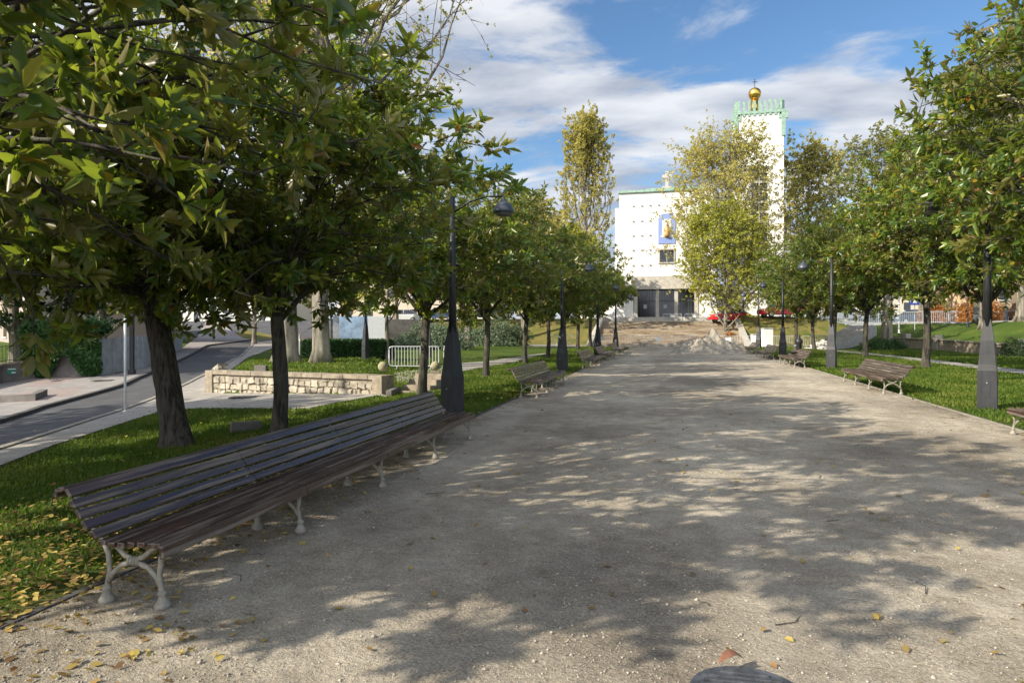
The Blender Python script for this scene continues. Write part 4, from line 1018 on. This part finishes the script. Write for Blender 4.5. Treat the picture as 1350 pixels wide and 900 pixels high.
place_lamp(lamp0, 10.0, 30.5, 'dark lamp post left of the near right bench, on the lawn edge', math.pi)
place_lamp(lamp0, -.62, 39.5, 'third dark lamp post of the left side, behind the third bench', 0, .95)
place_lamp(lamp0, 10.0, 43.5, 'pale lit lamp post beside the drinking fountain on the right side', math.pi)
place_lamp(lamp0, -.62, 52.0, 'farthest dark lamp post of the left side, near the barriers', 0, .95)
place_lamp(lamp0, 10.0, 55.5, 'farthest lamp post of the right side, beside the sand heap', math.pi)
del lamp0['used']
lamp2 = copy_tree(lamp0); p = P(482, 474); lamp2.location = (p.x, p.y, H(p.x, p.y)); lamp2['label'] = 'slender dark lamp post standing in front of the clipped hedge'; lamp2.scale = (.8, .8, 1)
lamp3 = copy_tree(lamp0); x, y = W(566, 40); lamp3.location = (x, y, H(x, y)); lamp3['label'] = 'thin dark lamp post behind the near steel barrier, left of the first left lamp post'; lamp3.scale = (.55, .55, 1); lamp3.rotation_euler = (0, 0, 2)

# ------------------------------------------------------------------ benches
def slat(m, c, w_, th, tilt, y0, y1):       # c=(x,z) centre; w_ width across, tilt from horizontal
    m.box((c[0], (y0+y1)/2, c[1]), (w_, y1-y0, th), 0, min(.006, th*.25), ry=-tilt)
def bench(bays, bay, label, grp):
    e = empty('park_bench', (0, 0, 0), label, 'bench', grp)
    rs = random.Random(bays)
    seat = MB(); back = MB(); drop = MB()
    # local: +x is the front, back at -x ; seat from x=.50 to .06
    S = [(.455, .392, .085, .05), (.365, .392, .052, 0), (.295, .386, .052, -.06), (.225, .379, .052, -.05), (.155, .377, .052, 0), (.088, .384, .052, .12)]
    Bk = [(.030, .425, .061, 2.30), (-.022, .482, .061, 2.22), (-.066, .545, .061, 2.12), (-.104, .609, .061, 2.08), (-.150, .672, .062, 2.25)]
    for k in range(bays):
        a = k*bay+.004; b = (k+1)*bay-.004
        for i, (x, z, w_, t) in enumerate(S): slat(seat, (x, z+rs.uniform(-.003, .003)), w_, .032, t, a, b)
        slat(drop, (.508, .352), .075, .03, math.pi/2+.15, a, b)
        for i, (x, z, w_, t) in enumerate(Bk): slat(back, (x, z+rs.uniform(-.003, .003)), w_, .028, t, a+rs.uniform(-.02, .0)*(k == 0), b)
        slat(back, (-.205, .692), .050, .03, .25, a, b); slat(back, (-.246, .664), .05, .028, 1.2, a, b)
    drop.build('front_slat', SLAT, e); seat.build('seat', SLAT, e); back.build('backrest', SLAT, e)
    def frame(y):
        m = MB(); r = .017
        m.tube([(.46, y, .04), (.455, y, .10), (.44, y, .2), (.455, y, .30), (.485, y, .37)], [.024, .018, .016, .017, .018], 8)
        m.tube([(.06, y, .04), (.065, y, .10), (.085, y, .2), (.075, y, .30), (.04, y, .38)], [.024, .018, .016, .017, .018], 8)
        m.tube([(.45, y, .12), (.42, y, .18), (.36, y, .235), (.265, y, .262), (.17, y, .235), (.105, y, .18), (.07, y, .12)], r, 8)
        m.tube([(.44, y, .37), (.39, y, .345), (.33, y, .295), (.265, y, .272), (.20, y, .295), (.14, y, .345), (.09, y, .37)], r, 8)
        for dz in (-.03, -.01, .01, .03): m.tube([(.265+dz-.006, y, .267), (.265+dz+.006, y, .267)], .030, 10)
        m.tube([(.50, y, .372), (.40, y, .374), (.28, y, .366), (.16, y, .358), (.06, y, .37), (.01, y, .408), (-.045, y, .465), (-.088, y, .528), (-.126, y, .592), (-.165, y, .645), (-.205, y, .668), (-.235, y, .655)], [.015]*10+[.014, .012], 7)
        for x in (.46, .06):
            m.lathe([(.045, -.01), (.048, .018), (.038, .034), (.027, .05), (.024, .075), (.03, .085), (.022, .10)], (x, y, .0), 12)
        m.build('leg_frame', IRON, e, True)
    for k in range(bays+1): frame(min(max(k*bay, .07), bays*bay-.07))
    return e
GB = 'slatted benches along the gravel avenue'
def ground_bench(o, x, y, L_, face, label=None):
    # a bench lies along the slope of the avenue
    if label: o['label'] = label
    off = 0 if face > 0 else math.pi
    o.location = (x, y if face > 0 else y+L_, .0155*(y if face > 0 else y+L_)+.035)
    o.rotation_euler = (R(.888) if face > 0 else R(-.888), 0, off)
    return o
b4 = bench(4, 1.63, 'very long dark slatted bench on cream iron legs in the left foreground', GB); ground_bench(b4, .20, 3.44, 6.64, 1)
b3 = bench(3, 1.42, 'second bench on the left, seen from its side with its back to the lawn', GB); ground_bench(b3, -.02, 16.1, 4.26, 1)
def cb3(x, y, face, label): return ground_bench(copy_tree(b3), x, y, 4.26, face, label)
cb3(9.25, 18.8, -1, 'bench on the right side backed by lawn, between the two right lamp posts')
cb3(9.25, 7.95, -1, 'bench cut off by the right edge of the photo, only its far end showing')
cb3(-.1, 28.3, 1, 'third bench on the left side, the nearer of the small far pair')
cb3(-.1, 34.8, 1, 'fourth bench on the left side, just past the third one')
cb3(-.1, 42.5, 1, 'farthest bench on the left side, near the barriers')
cb3(9.0, 30.3, -1, 'bench on the right side beside the drinking fountain')
cb3(8.8, 37.8, -1, 'bench on the right side beyond the drinking fountain, near the sand heap')
cb3(8.8, 45.8, -1, 'farthest bench on the right side, behind the sand heap edge')

# drinking fountain
e = empty('drinking_fountain', (9.2, 33.3, H(9.2, 33.3)), 'dark iron drinking fountain with a basin on the right edge of the avenue', 'fountain')
MB().lathe([(.22, -.05), (.22, .08), (.15, .12), (.12, .2), (.12, .95), (.16, 1.0), (.17, 1.12), (.10, 1.2), (.05, 1.28), (.07, 1.33), (.01, 1.38)], n=14).build('column', LAMPM, e, True)
MB().lathe([(.05, .50), (.17, .52), (.26, .60), (.27, .63), (.23, .63), (.16, .57)], (-.16, 0, 0), 16).build('basin', LAMPM, e, True)
MB().tube([(0, 0, .9), (-.16, 0, .9), (-.2, 0, .86)], .018, 8).build('spout', GALV, e, True)

# ------------------------------------------------------------------ barriers
def make_barrier(label, grp):
    e = empty('crowd_barrier', (0, 0, 0), label, 'barrier', grp)
    L_ = 2.15; h = 1.0; rr = .12; z0 = .16
    fr = []
    for (cx_, cz_, a0) in ((rr, h-rr, 180), (L_-rr, h-rr, 90), (L_-rr, z0+rr, 0), (rr, z0+rr, 270)):
        for k in range(5):
            a = R(a0-k*22.5); fr.append((cx_+math.cos(a)*rr, 0, cz_+math.sin(a)*rr))
    fr.append(fr[0]); MB().tube(fr, .02, 8).build('frame', GALV, e, True)
    m = MB()
    for k in range(1, 16): m.tube([(L_*k/16, 0, z0), (L_*k/16, 0, h)], .012, 5, cap=False)
    m.build('bars', GALV, e)
    for x in (.35, L_-.35):
        MB().tube([(x, -.28, .0), (x, -.05, .10), (x, 0, z0+.02), (x, .05, .10), (x, .28, .0)], .014, 6).build('foot', GALV, e)
    return e
GBR = 'galvanised steel crowd barriers'
bar0 = make_barrier('', GBR); first_bar = [True]
def barrier(x, y, rz, label, plate=False):
    o = bar0 if first_bar[0] else copy_tree(bar0); first_bar[0] = False
    o.location = (x, y, H(x, y)+.03); o.rotation_euler = (0, 0, rz); o['label'] = label
    if plate: return o
    return o
def brow(px0, py0, px1, labels, depth=None, dy=0):
    pass
p = P(514, 489); az0 = R(YAW)-.02
bars = []
x, y = W(513, 29.5); barrier(x, y, az0, 'steel barrier between the two mossy stone balls')
x2, y2 = W(588, 29.6); barrier(x2-.1, y2, az0-1.25, 'steel barrier partly hidden by the first left lamp post')
x, y = W(380, 33); barrier(x, y, az0-1.0, 'steel barrier standing edge on beside the thick plane trunk')
lbl = ['steel barrier in front of the dry slope, leftmost of the far left row', 'steel barrier second from the left of the far left row', 'steel barrier of the far left row seen between two magnolia trunks', 'steel barrier of the far left row just behind the third lamp post', 'steel barrier of the far left row where the avenue begins', 'steel barrier with a white plate crossing the left part of the avenue end', 'rightmost steel barrier of the far left row, beside the sand heap']
fx = [-16.5, -12.5, -7.2, -3.6, -1.1, 1.25, 3.6]
far_b = [barrier(fx[i], 60.2+.3*(i % 2), .02*(-1)**i, lbl[i]) for i in range(7)]
for i, xx in enumerate((7.2, 9.6, 12.0, 14.4)):
    far_b.append(barrier(xx, 62.6+.3*(i % 2), .03*(-1)**i, ['steel barrier behind the sand heap', 'steel barrier right of the sand heap near the white containers', 'steel barrier on the right behind the farthest lamp post', 'steel barrier at the foot of the pale stairs on the right'][i]))
for i, xx in enumerate((2.4, 4.9, 7.4)):
    o = barrier(xx, 83.6, .02*i, ['left steel barrier before the church doors', 'middle steel barrier before the church doors', 'right steel barrier before the church doors'][i]); o.location.z = 3.72; far_b.append(o)
for i in (0, 3, 5, 7, 11, 12, 13):
    o = far_b[i]; pl = MB().box((1.1, -.03, .72), (.5, .012, .32)).build('plate', WHITEP, o)

# ------------------------------------------------------------------ sand heap, containers
bm = bmesh.new(); n = 46
for j in range(n+1):
    for i in range(n+1):
        x = -3.6+7.2*i/n; y = -3+6*j/n; d = math.hypot(x/3.6, y/3.0)
        h = max(0, 1-d)**.8
        z = h*(.95+.28*math.sin(x*2.6+1)*math.cos(y*2.1)+.14*math.sin(x*6+y*4)+.08*math.sin(x*13-y*11)+.05*random.Random(i*97+j).random())-.06
        bm.verts.new((x, y, z))
bm.verts.ensure_lookup_table()
for j in range(n):
    for i in range(n): bm.faces.new([bm.verts[j*(n+1)+i], bm.verts[j*(n+1)+i+1], bm.verts[(j+1)*(n+1)+i+1], bm.verts[(j+1)*(n+1)+i]])
me = bpy.data.meshes.new('sand_heap'); bm.to_mesh(me); bm.free()
o = link('sand_heap', me, SAND, smooth=True); o.location = (6.1, 48.5, H(6.1, 48.5)+.03); o.scale = (.78, .9, 1.35); tag(o, 'heap of pale sand and rubble at the far right end of the avenue', 'heap')
for i, (xx, yy_) in enumerate(((10.5, 61.3), (11.3, 60.8))):
    e = empty('white_container', (xx, yy_, H(xx, yy_)), ['low white container at the far end beside the sand heap', 'taller white container at the far end, nearest the trunks'][i], 'container', 'white containers by the sand heap')
    hh = 1.1+.5*i
    MB().box((0, 0, hh/2), (.75, .75, hh), .2, .03).build('body', WHITEP, e); MB().box((0, 0, hh+.05), (.82, .82, .09), .2, .02).build('lid', CORR, e)

# pale stairs on the right bank
e = empty('bank_stairs', (16.5, 59.5, H(16.5, 59.5)), 'pale stone stairway climbing diagonally to the upper street on the right', 'steps')
m = MB(); a = Vector(W(1080, 55)); b = Vector(W(1140, 60)); v = b-a; n = 18; z0 = H(a.x, a.y); z1 = H(b.x+2, b.y+3)
z1 = 2.9
for k in range(n):
    c0 = a+v*(k/n); zt_ = z0+(z1-z0)*(k+1)/n
    m.box((c0.x-e.location.x, c0.y-e.location.y, zt_-.6-e.location.z), (2.2, v.length/n+.08, 1.2), math.atan2(v.y, v.x)-math.pi/2+.0)
m.build('treads', simple('pale_step', (.42, .40, .37), .9, .2, 3), e); flatten(e)

# upper street on the right with railing and vehicles
up = [Vector((24.2, 62)), Vector((30.5, 43)), Vector((34, 30))]
UZ = 3.1
region('upper_street', [(20, 74), (25.5, 66), (32.3, 44), (36, 30), (44, 30), (40, 46), (34, 68), (28, 80), (20, 84)], simple('pale_asphalt', (.30, .29, .27), .9, .15, 2), .04, .05)
e = empty('street_railing', (0, 0, 0), 'long pale grey railing along the upper street above the bank', 'railing')
m = MB(); pts = [W(1066, 70), W(1130, 66), W(1185, 63), W(1262, 60)]
e.location = (pts[0][0], pts[0][1], H(*pts[0])); o0 = e.location.copy()
for (a, b) in zip(pts, pts[1:]):
    a = Vector(a); b = Vector(b); L_ = (b-a).length; n = int(L_/.16)
    for k in range(n):
        p = a+(b-a)*k/n; z = max(H(p.x, p.y), 2.4)
        m.box((p.x-o0.x, p.y-o0.y, z+.55-o0.z), (.035, .035, 1.0) if k % 12 else (.1, .1, 1.2))
    for zz_ in (.12, 1.05): m.tube([(a.x-o0.x, a.y-o0.y, max(H(a.x, a.y), 2.4)+zz_-o0.z), (b.x-o0.x, b.y-o0.y, max(H(b.x, b.y), 2.4)+zz_-o0.z)], .03, 6)
m.build('bars', simple('pale_railing', (.28, .31, .34), .5, .1), e); flatten(e)
# white parapet bit with posters behind
x0, y0 = W(1205, 72); x1, y1 = W(1270, 70); wall_run('pale_street_wall', [(x0, y0), (x1, y1)], .3, 1.5, simple('poster_wall', (.5, .48, .45), .85, .5, 2.5), 'pale wall with faded patches behind the railing on the upper street', 'wall')

def make_car(x, y, z, rz, paint, label, L_=4.2, hgt=1.45, name='parked_car'):
    e = empty(name, (x, y, z), label, 'car', None, rz)
    w_ = 1.72; k = L_/4.2
    prof = [(-2.08, .30), (-2.1, .62), (-2.02, .82), (-1.35, .92), (1.75, .95), (2.02, .86), (2.1, .55), (2.06, .28)]
    prof = [(u*k, v) for u, v in prof]
    m = MB()
    secs = [(-w_/2, .0, .92), (-w_/2+.05, .0, 1.0), (w_/2-.05, .0, 1.0), (w_/2, .0, .92)]
    k0 = 0
    for yy_, _, s in secs:
        for u, v in prof: m.v.append((u*(.985 if s < 1 else 1), yy_, .3+(v-.3)*(s if s < 1 else 1)))
    n = len(prof)
    for i in range(3):
        for j in range(n): m.f.append((i*n+j, i*n+(j+1) % n, (i+1)*n+(j+1) % n, (i+1)*n+j))
    m.f.append(tuple(range(n))); m.f.append(tuple(3*n+j for j in range(n))[::-1])
    m.build('body', paint, e)
    cab = [(-1.15*k, .93), (-.45*k, hgt), (1.0*k, hgt+.01), (1.75*k, .955)]; m = MB(); n = 4
    for yy_, ins in ((-w_/2+.06, 0), (-w_/2+.2, 1), (w_/2-.2, 1), (w_/2-.06, 0)):
        pass
    vb = [(cab[0][0], s*(w_/2-.06), cab[0][1]) for s in (-1, 1)]+[(cab[3][0], s*(w_/2-.06), cab[3][1]) for s in (-1, 1)]
    vt = [(cab[1][0], s*(w_/2-.24), cab[1][1]) for s in (-1, 1)]+[(cab[2][0], s*(w_/2-.24), cab[2][1]) for s in (-1, 1)]
    m.add(vb+vt, [(0, 1, 5, 4), (2, 6, 7, 3), (0, 4, 6, 2), (1, 3, 7, 5), (4, 5, 7, 6)]); m.build('windows', GLASS, e)
    MB().box(((cab[1][0]+cab[2][0])/2, 0, hgt+.012), (cab[2][0]-cab[1][0]+.1, w_-.42, .05), 0, .02).box((.25*k, -w_/2+.13, (hgt+.94)/2), (.07, .05, hgt-.92), 0).box((.25*k, w_/2-.13, (hgt+.94)/2), (.07, .05, hgt-.92), 0).build('roof', paint, e)
    for ux in (-1.3*k, 1.3*k):
        for s in (-1, 1):
            wh = MB().lathe([(.18, -.1), (.31, -.1), (.32, -.05), (.32, .05), (.31, .1), (.18, .1)], (ux, s*(w_/2-.09), .32), 18, axis='y').build('wheel', RUBB, e, True)
            MB().lathe([(.02, -.105), (.2, -.104), (.2, .104), (.02, .105)], (ux, s*(w_/2-.09), .32), 14, axis='y').build('rim', GALV, wh)
    for s in (-1, 1):
        MB().box((-2.06*k, s*.6, .66), (.08, .34, .14), 0, .02).build('headlight', HEADL, e); MB().box((2.05*k, s*.66, .72), (.08, .26, .2), 0, .02).build('tail_light', TAIL, e)
    MB().box((2.1*k, 0, .5), (.02, .5, .12)).build('number_plate', WHITEP, e)
    return e
def car_at(px, py, Y, rz, paint, label, **k):
    x, y = W(px, Y); z = 1.7-(py-447)/900*Y
    return make_car(x, y, max(H(x, y), 0)+.04 if abs(H(x, y)-z) < 1.5 else z, rz, paint, label, **k)
car_at(1350, 421, 56, R(YAW)+math.pi/2-.5, CARK, 'dark hatchback on the upper street cut by the right edge of the photo', hgt=1.5)
car_at(962, 425, 72, R(YAW)+.3, CARR, 'red car parked near the church steps, left of the trunks')
car_at(1028, 424, 70, R(YAW)+.1, CARR, 'red car seen between the right hand magnolia trunks')
car_at(1205, 418, 68, R(YAW), CARB, 'blue grey car behind the railing right of the white street pole')
car_at(1110, 417, 74, R(YAW), CARW, 'white car behind the pale railing, leftmost of the upper street')
car_at(1150, 417, 76, R(YAW)+.05, CARG, 'grey car behind the pale railing between two trunks')
for px, paint, lb in ((530, CARW, 'white car parked above the grey street wall'), (578, CARB, 'dark blue car on the upper street behind the grey green shrub'), (640, CARG, 'grey car on the upper street left of a magnolia trunk'), (705, CARB, 'bluish car on the upper street behind the left row of magnolias')):
    x, y = W(px, 78); make_car(x, y, H(x, y)+.04, R(YAW)+.05, paint, lb)
x, y = W(308, 88); make_car(x, y, H(x, y)+.04, R(YAW)+.1, CARW, 'white vehicle crossing at the top of the left street')

# motor scooter
x, y = W(1287, 52.5); e = empty('motor_scooter', (x, y, H(x, y)+.04), 'dark motor scooter parked at the top of the bank near the right lamp post', 'scooter', None, 1.2)
for u in (-.6, .6): MB().lathe([(.12, -.05), (.24, -.06), (.26, 0), (.24, .06), (.12, .05)], (u, 0, .26), 16, axis='y').build('wheel', RUBB, e, True)
MB().prism([(-.75, .35), (-.7, .75), (-.2, .8), (-.1, .4), (.3, .35), (.42, .9), (.55, 1.0), (.6, .5), (.45, .25), (-.2, .22)], -.16, .16, 'y').build('body', CARK, e)
MB().box((-.42, 0, .84), (.65, .26, .12), 0, .04).build('seat', RUBB, e)
MB().tube([(.5, -.32, 1.08), (.48, 0, 1.02), (.5, .32, 1.08)], .02, 6).box((.5, 0, 1.2), (.03, .34, .34), 0, .01, ry=-.3).build('handlebar', CARK, e)

# blue round-cornered sign and white pole on the upper street
x, y = W(1206, 56); e = empty('blue_sign', (x, y, H(x, y)), 'blue square street sign showing left of the thick right hand trunk', 'sign')
MB().tube([(0, 0, 0), (0, 0, 2.6)], .03, 8).build('pole', GALV, e); MB().box((0, -.05, 2.5), (.75, .03, .75), R(YAW), .005).build('plate', SIGNB, e); MB().box((0, -.072, 2.5), (.35, .006, .45), R(YAW)).build('white_symbol', WHITEP, e)
x, y = W(1185, 57); e = empty('white_pole', (x, y, H(x, y)), 'tall white pole beside the railing of the upper street', 'pole')
MB().tube([(0, 0, 0), (0, 0, 4.5)], [.07, .05], 10).build('shaft', WHITEP, e); MB().lathe([(.13, 0), (.13, .05), (.08, .08)], n=10).build('base', WHITEP, e)
x, y = W(1276, 52); e = empty('thin_dark_pole', (x, y, H(x, y)), 'thin dark pole at the top of the sunny bank beside the scooter', 'pole')
MB().tube([(0, 0, 0), (0, 0, 4.2)], [.055, .045], 10).build('shaft', LAMPM, e); MB().lathe([(.1, 0), (.1, .3), (.06, .35)], n=10).build('base', LAMPM, e)

# ------------------------------------------------------------------ manhole cover in the foreground
x, y = P(987, 939); z = H(x, y)+.05
e = empty('manhole_cover', (x, y, z), 'dark round metal cover in the gravel at the bottom edge of the photo', 'cover')
MB().lathe([(.25, -.04), (.25, .018), (.255, .026), (.235, .022)], n=40).build('ring', BAG, e)
m = MB().lathe([(.23, -.02), (.23, .02), (.02, .024)], n=40)
for k in range(-4, 5):
    hw = math.sqrt(max(0, .21**2-(k*.045)**2)); m.box((0, k*.045, .026), (2*hw, .014, .010), 0, .002)
m.build('lid', BAG, e)
def curled(name, x, y, z, L_, W_, mat, rz, label):
    m = MB(); n = 8
    for i in range(n+1):
        t = i/n; ww = W_*math.sin(math.pi*min(1, t*.94+.06))**.8*.5; zz_ = .03*math.sin(math.pi*t)+.012
        m.v += [((t-.5)*L_, -ww, zz_+ww*.35), ((t-.5)*L_, 0, zz_), ((t-.5)*L_, ww, zz_+ww*.5)]
        if i: b = 3*i; m.f += [(b-3, b-2, b+1, b), (b-2, b-1, b+2, b+1)]
    o = m.build(name, mat, smooth=True, loc=(x, y, z)); o.rotation_euler = (0, .05, rz); return tag(o, label, 'leaf')
x2, y2 = P(965, 897)
curled('fallen_magnolia_leaf', x2, y2, z+.03, .15, .06, simple('dry_leaf', (.20, .09, .05), .6, .35, 25), .55, 'large dry brown leaf lying on the round metal cover')

# ------------------------------------------------------------------ ground clutter (uncountable)
def scatter_mesh(name, V, F, nvper, mat, tint, kind='stuff', label=None, cat=None):
    me = bpy.data.meshes.new(name); me.vertices.add(len(V)); me.vertices.foreach_set('co', V.astype(np.float32).ravel())
    fl = F.shape[1]; nf = len(F)
    me.loops.add(nf*fl); me.loops.foreach_set('vertex_index', F.astype(np.int32).ravel())
    me.polygons.add(nf); me.polygons.foreach_set('loop_start', np.arange(nf, dtype=np.int32)*fl); me.polygons.foreach_set('loop_total', np.full(nf, fl, dtype=np.int32))
    a = me.attributes.new('tint', 'FLOAT', 'POINT'); a.data.foreach_set('value', np.repeat(tint, nvper).astype(np.float32))
    me.update(calc_edges=True); o = link(name, me, mat); return tag(o, label, cat, None, kind)
r = np.random.default_rng(77)
lawn_left = [(-.06, -2), (-.06, 58)]+[(-4.0, 58), (-4.2, 40), (-3.9, 30)]+[tuple(p) for p in pathL[::-1]]+[(-3.6, 17.0)]+[tuple(p) for p in lawnE[::-1]]
lawn_right = [(9.14, -2), (15.4, -2), (15.6, 27), (15.2, 42), (14.0, 52), (12.5, 60), (9.14, 60)]
lawn_plat = [(-4.6, 18.6), (-11.3, 20.2), (-17, 30), (-14, 34), (-8, 33), (-5.2, 26), (-4.9, 22)]
lawn_r2 = [(17.6, 18), (17.2, 33), (16.9, 42), (16.4, 52), (18.5, 55), (22, 44), (26, 30)]
def vis(x, y):
    X, Y = tocam(x, y); return Y > .5 and abs(X)/Y < .80
pts = []
def fill(poly, n, wfun=None):
    xs_ = [p[0] for p in poly]; ys_ = [p[1] for p in poly]; c0 = 0
    tries = 0
    while c0 < n and tries < n*60:
        tries += 1
        # bias to small distance
        y = min(ys_)+(max(ys_)-min(ys_))*r.random()**2.0; x = r.uniform(min(xs_), max(xs_))
        ed = min(abs(x+.03), abs(x-9.1))
        if ed < .4 and r.random() > ed*1.6+.35*math.sin(y*3.1+math.sin(y*7.7)*2): continue
        if inpoly(x, y, poly) and vis(x, y): pts.append((x, y)); c0 += 1
fill(lawn_left, 110000); fill(lawn_right, 60000); fill(lawn_plat, 12000); fill(lawn_r2, 10000)
pts = np.array(pts); n = len(pts)
zb = np.array([H(a, b) for a, b in pts])
dist = np.array([tocam(a, b)[1] for a, b in pts])
hgt_ = (.028+.0022*dist)*r.uniform(.6, 1.4, n); wd = (.0035+.0012*dist)*r.uniform(.7, 1.3, n)
az_ = r.uniform(0, 6.28, n); ln = r.normal(0, .4, (n, 2))*hgt_[:, None]
B0 = np.stack([pts[:, 0]-np.cos(az_)*wd, pts[:, 1]-np.sin(az_)*wd, zb], 1); B1 = np.stack([pts[:, 0]+np.cos(az_)*wd, pts[:, 1]+np.sin(az_)*wd, zb], 1)
T = np.stack([pts[:, 0]+ln[:, 0], pts[:, 1]+ln[:, 1], zb+hgt_], 1)
V = np.stack([B0, B1, T], 1).reshape(-1, 3); F = np.arange(n)[:, None]*3+np.array([[0, 1, 2]])
pt = .5+.25*np.sin(pts[:, 0]*1.9+2*np.sin(pts[:, 1]*.8))+.25*np.sin(pts[:, 1]*2.3+pts[:, 0]*.7)
scatter_mesh('grass', V, F, 3, BLADE, np.clip(.5*r.random(n)+.55*pt, 0, 1))
# fallen leaves
lp = []
def put(n, f):
    for _ in range(n):
        x, y = f()
        if vis(x, y): lp.append((x, y))
put(4200, lambda: (-.02-abs(r.normal(0, 1.1)), r.uniform(1.5, 9)))
put(900, lambda: (-.05-abs(r.normal(0, 2.2)), r.uniform(2, 18)))
put(420, lambda: (abs(r.normal(0, .35)), r.uniform(1.5, 9)))
put(360, lambda: (r.uniform(0, 9), r.uniform(2, 14)))
put(90, lambda: (r.normal(.9, .3), r.normal(2.9, .35)))
put(30, lambda: (r.normal(5.5, .6), r.normal(3.6, .3)))
put(1200, lambda: (r.uniform(-10, 0), r.uniform(8, 40)))
put(700, lambda: (r.uniform(9.1, 15), r.uniform(6, 40)))
put(350, lambda: (r.choice([0.15, 8.8])+r.normal(0, .25), r.uniform(8, 50)))
put(1500, lambda: (r.uniform(-3.8, 9.5), r.uniform(65.2, 76)))
lp = np.array(lp); n = len(lp)
def surf(x, y): 
    h = H(x, y)
    if 0 < x < 9.05 and y < 66: return h+.035+rough_h(x, y)
    if y > 64: return .97+max(0, min(1, (y-65)/11.2))*2.67+.05
    if x < -5: return h+.10
    return h+.035
dist = np.array([tocam(a, b)[1] for a, b in lp])
zb = np.array([surf(a, b) for a, b in lp])+r.uniform(.003, .016, n)
L_ = .019*r.uniform(.6, 1.6, n)*(1+dist*.018); az_ = r.uniform(0, 6.28, n); dx = np.stack([np.cos(az_), np.sin(az_), r.normal(0, .25, n)], 1); dy = np.stack([-np.sin(az_), np.cos(az_), r.normal(0, .35, n)], 1)
c0 = np.stack([lp[:, 0], lp[:, 1], zb], 1); Lc = L_[:, None]
V = np.stack([c0-dx*Lc, c0+dy*Lc*.62-dx*Lc*.2+[0, 0, .004], c0+dy*Lc*.4+dx*Lc*.6+[0, 0, .006], c0+dx*Lc*1.2, c0-dy*Lc*.4+dx*Lc*.6+[0, 0, .006], c0-dy*Lc*.62-dx*Lc*.2+[0, 0, .004]], 1).reshape(-1, 3)
V[:, 2] = np.maximum(V[:, 2], np.repeat(zb, 6)-.002)
F = (np.arange(n)[:, None, None]*6+np.array([[[0, 1, 2, 3], [0, 3, 4, 5]]])).reshape(-1, 4)
scatter_mesh('fallen_leaves', V, F, 6, LITTER, r.random(n))
# pebbles
n = 70000
yy_ = 1.8+9*r.random(n)**1.8; xx = r.uniform(0, 9.05, n)
k = np.array([vis(a, b) for a, b in zip(xx, yy_)]); xx = xx[k]; yy_ = yy_[k]; n = len(xx)
s_ = .0036*np.exp(r.normal(0, .45, n)); s_[r.random(n) < .006] *= 2.4
zb = np.array([surf(a, b) for a, b in zip(xx, yy_)])
oc = np.array([[1, 0, 0], [0, 1, 0], [-1, 0, 0], [0, -1, 0], [0, 0, .7], [0, 0, -.7]])
jit = 1+r.normal(0, .22, (n, 6, 1)); a_ = r.uniform(0, 6.28, n); Rm = np.stack([np.stack([np.cos(a_), -np.sin(a_), 0*a_], 1), np.stack([np.sin(a_), np.cos(a_), 0*a_], 1), np.stack([0*a_, 0*a_, 1+0*a_], 1)], 1)
V = np.einsum('nij,nkj->nki', Rm, oc[None]*jit)*s_[:, None, None]+np.stack([xx, yy_, zb+s_*.3], 1)[:, None, :]
of = np.array([[0, 1, 4], [1, 2, 4], [2, 3, 4], [3, 0, 4], [1, 0, 5], [2, 1, 5], [3, 2, 5], [0, 3, 5]])
F = (np.arange(n)[:, None, None]*6+of[None]).reshape(-1, 3)
scatter_mesh('pebbles', V.reshape(-1, 3), F, 6, PEB, r.random(n))
# fallen twigs
tw_ = MB(); rs = random.Random(9)
for k in range(26):
    x = rs.uniform(.5, 8.5); y = 2.2+rs.random()**1.6*9; a = rs.uniform(0, 3.14); l = rs.uniform(.06, .28); z = surf(x, y)+.006
    tw_.tube([(x, y, z), (x+math.cos(a)*l*.5, y+math.sin(a)*l*.5, z+.006), (x+math.cos(a+.4)*l, y+math.sin(a+.4)*l, z)], [.004, .003, .0015], 4)
tag(tw_.build('litter', BARK), kind='stuff')
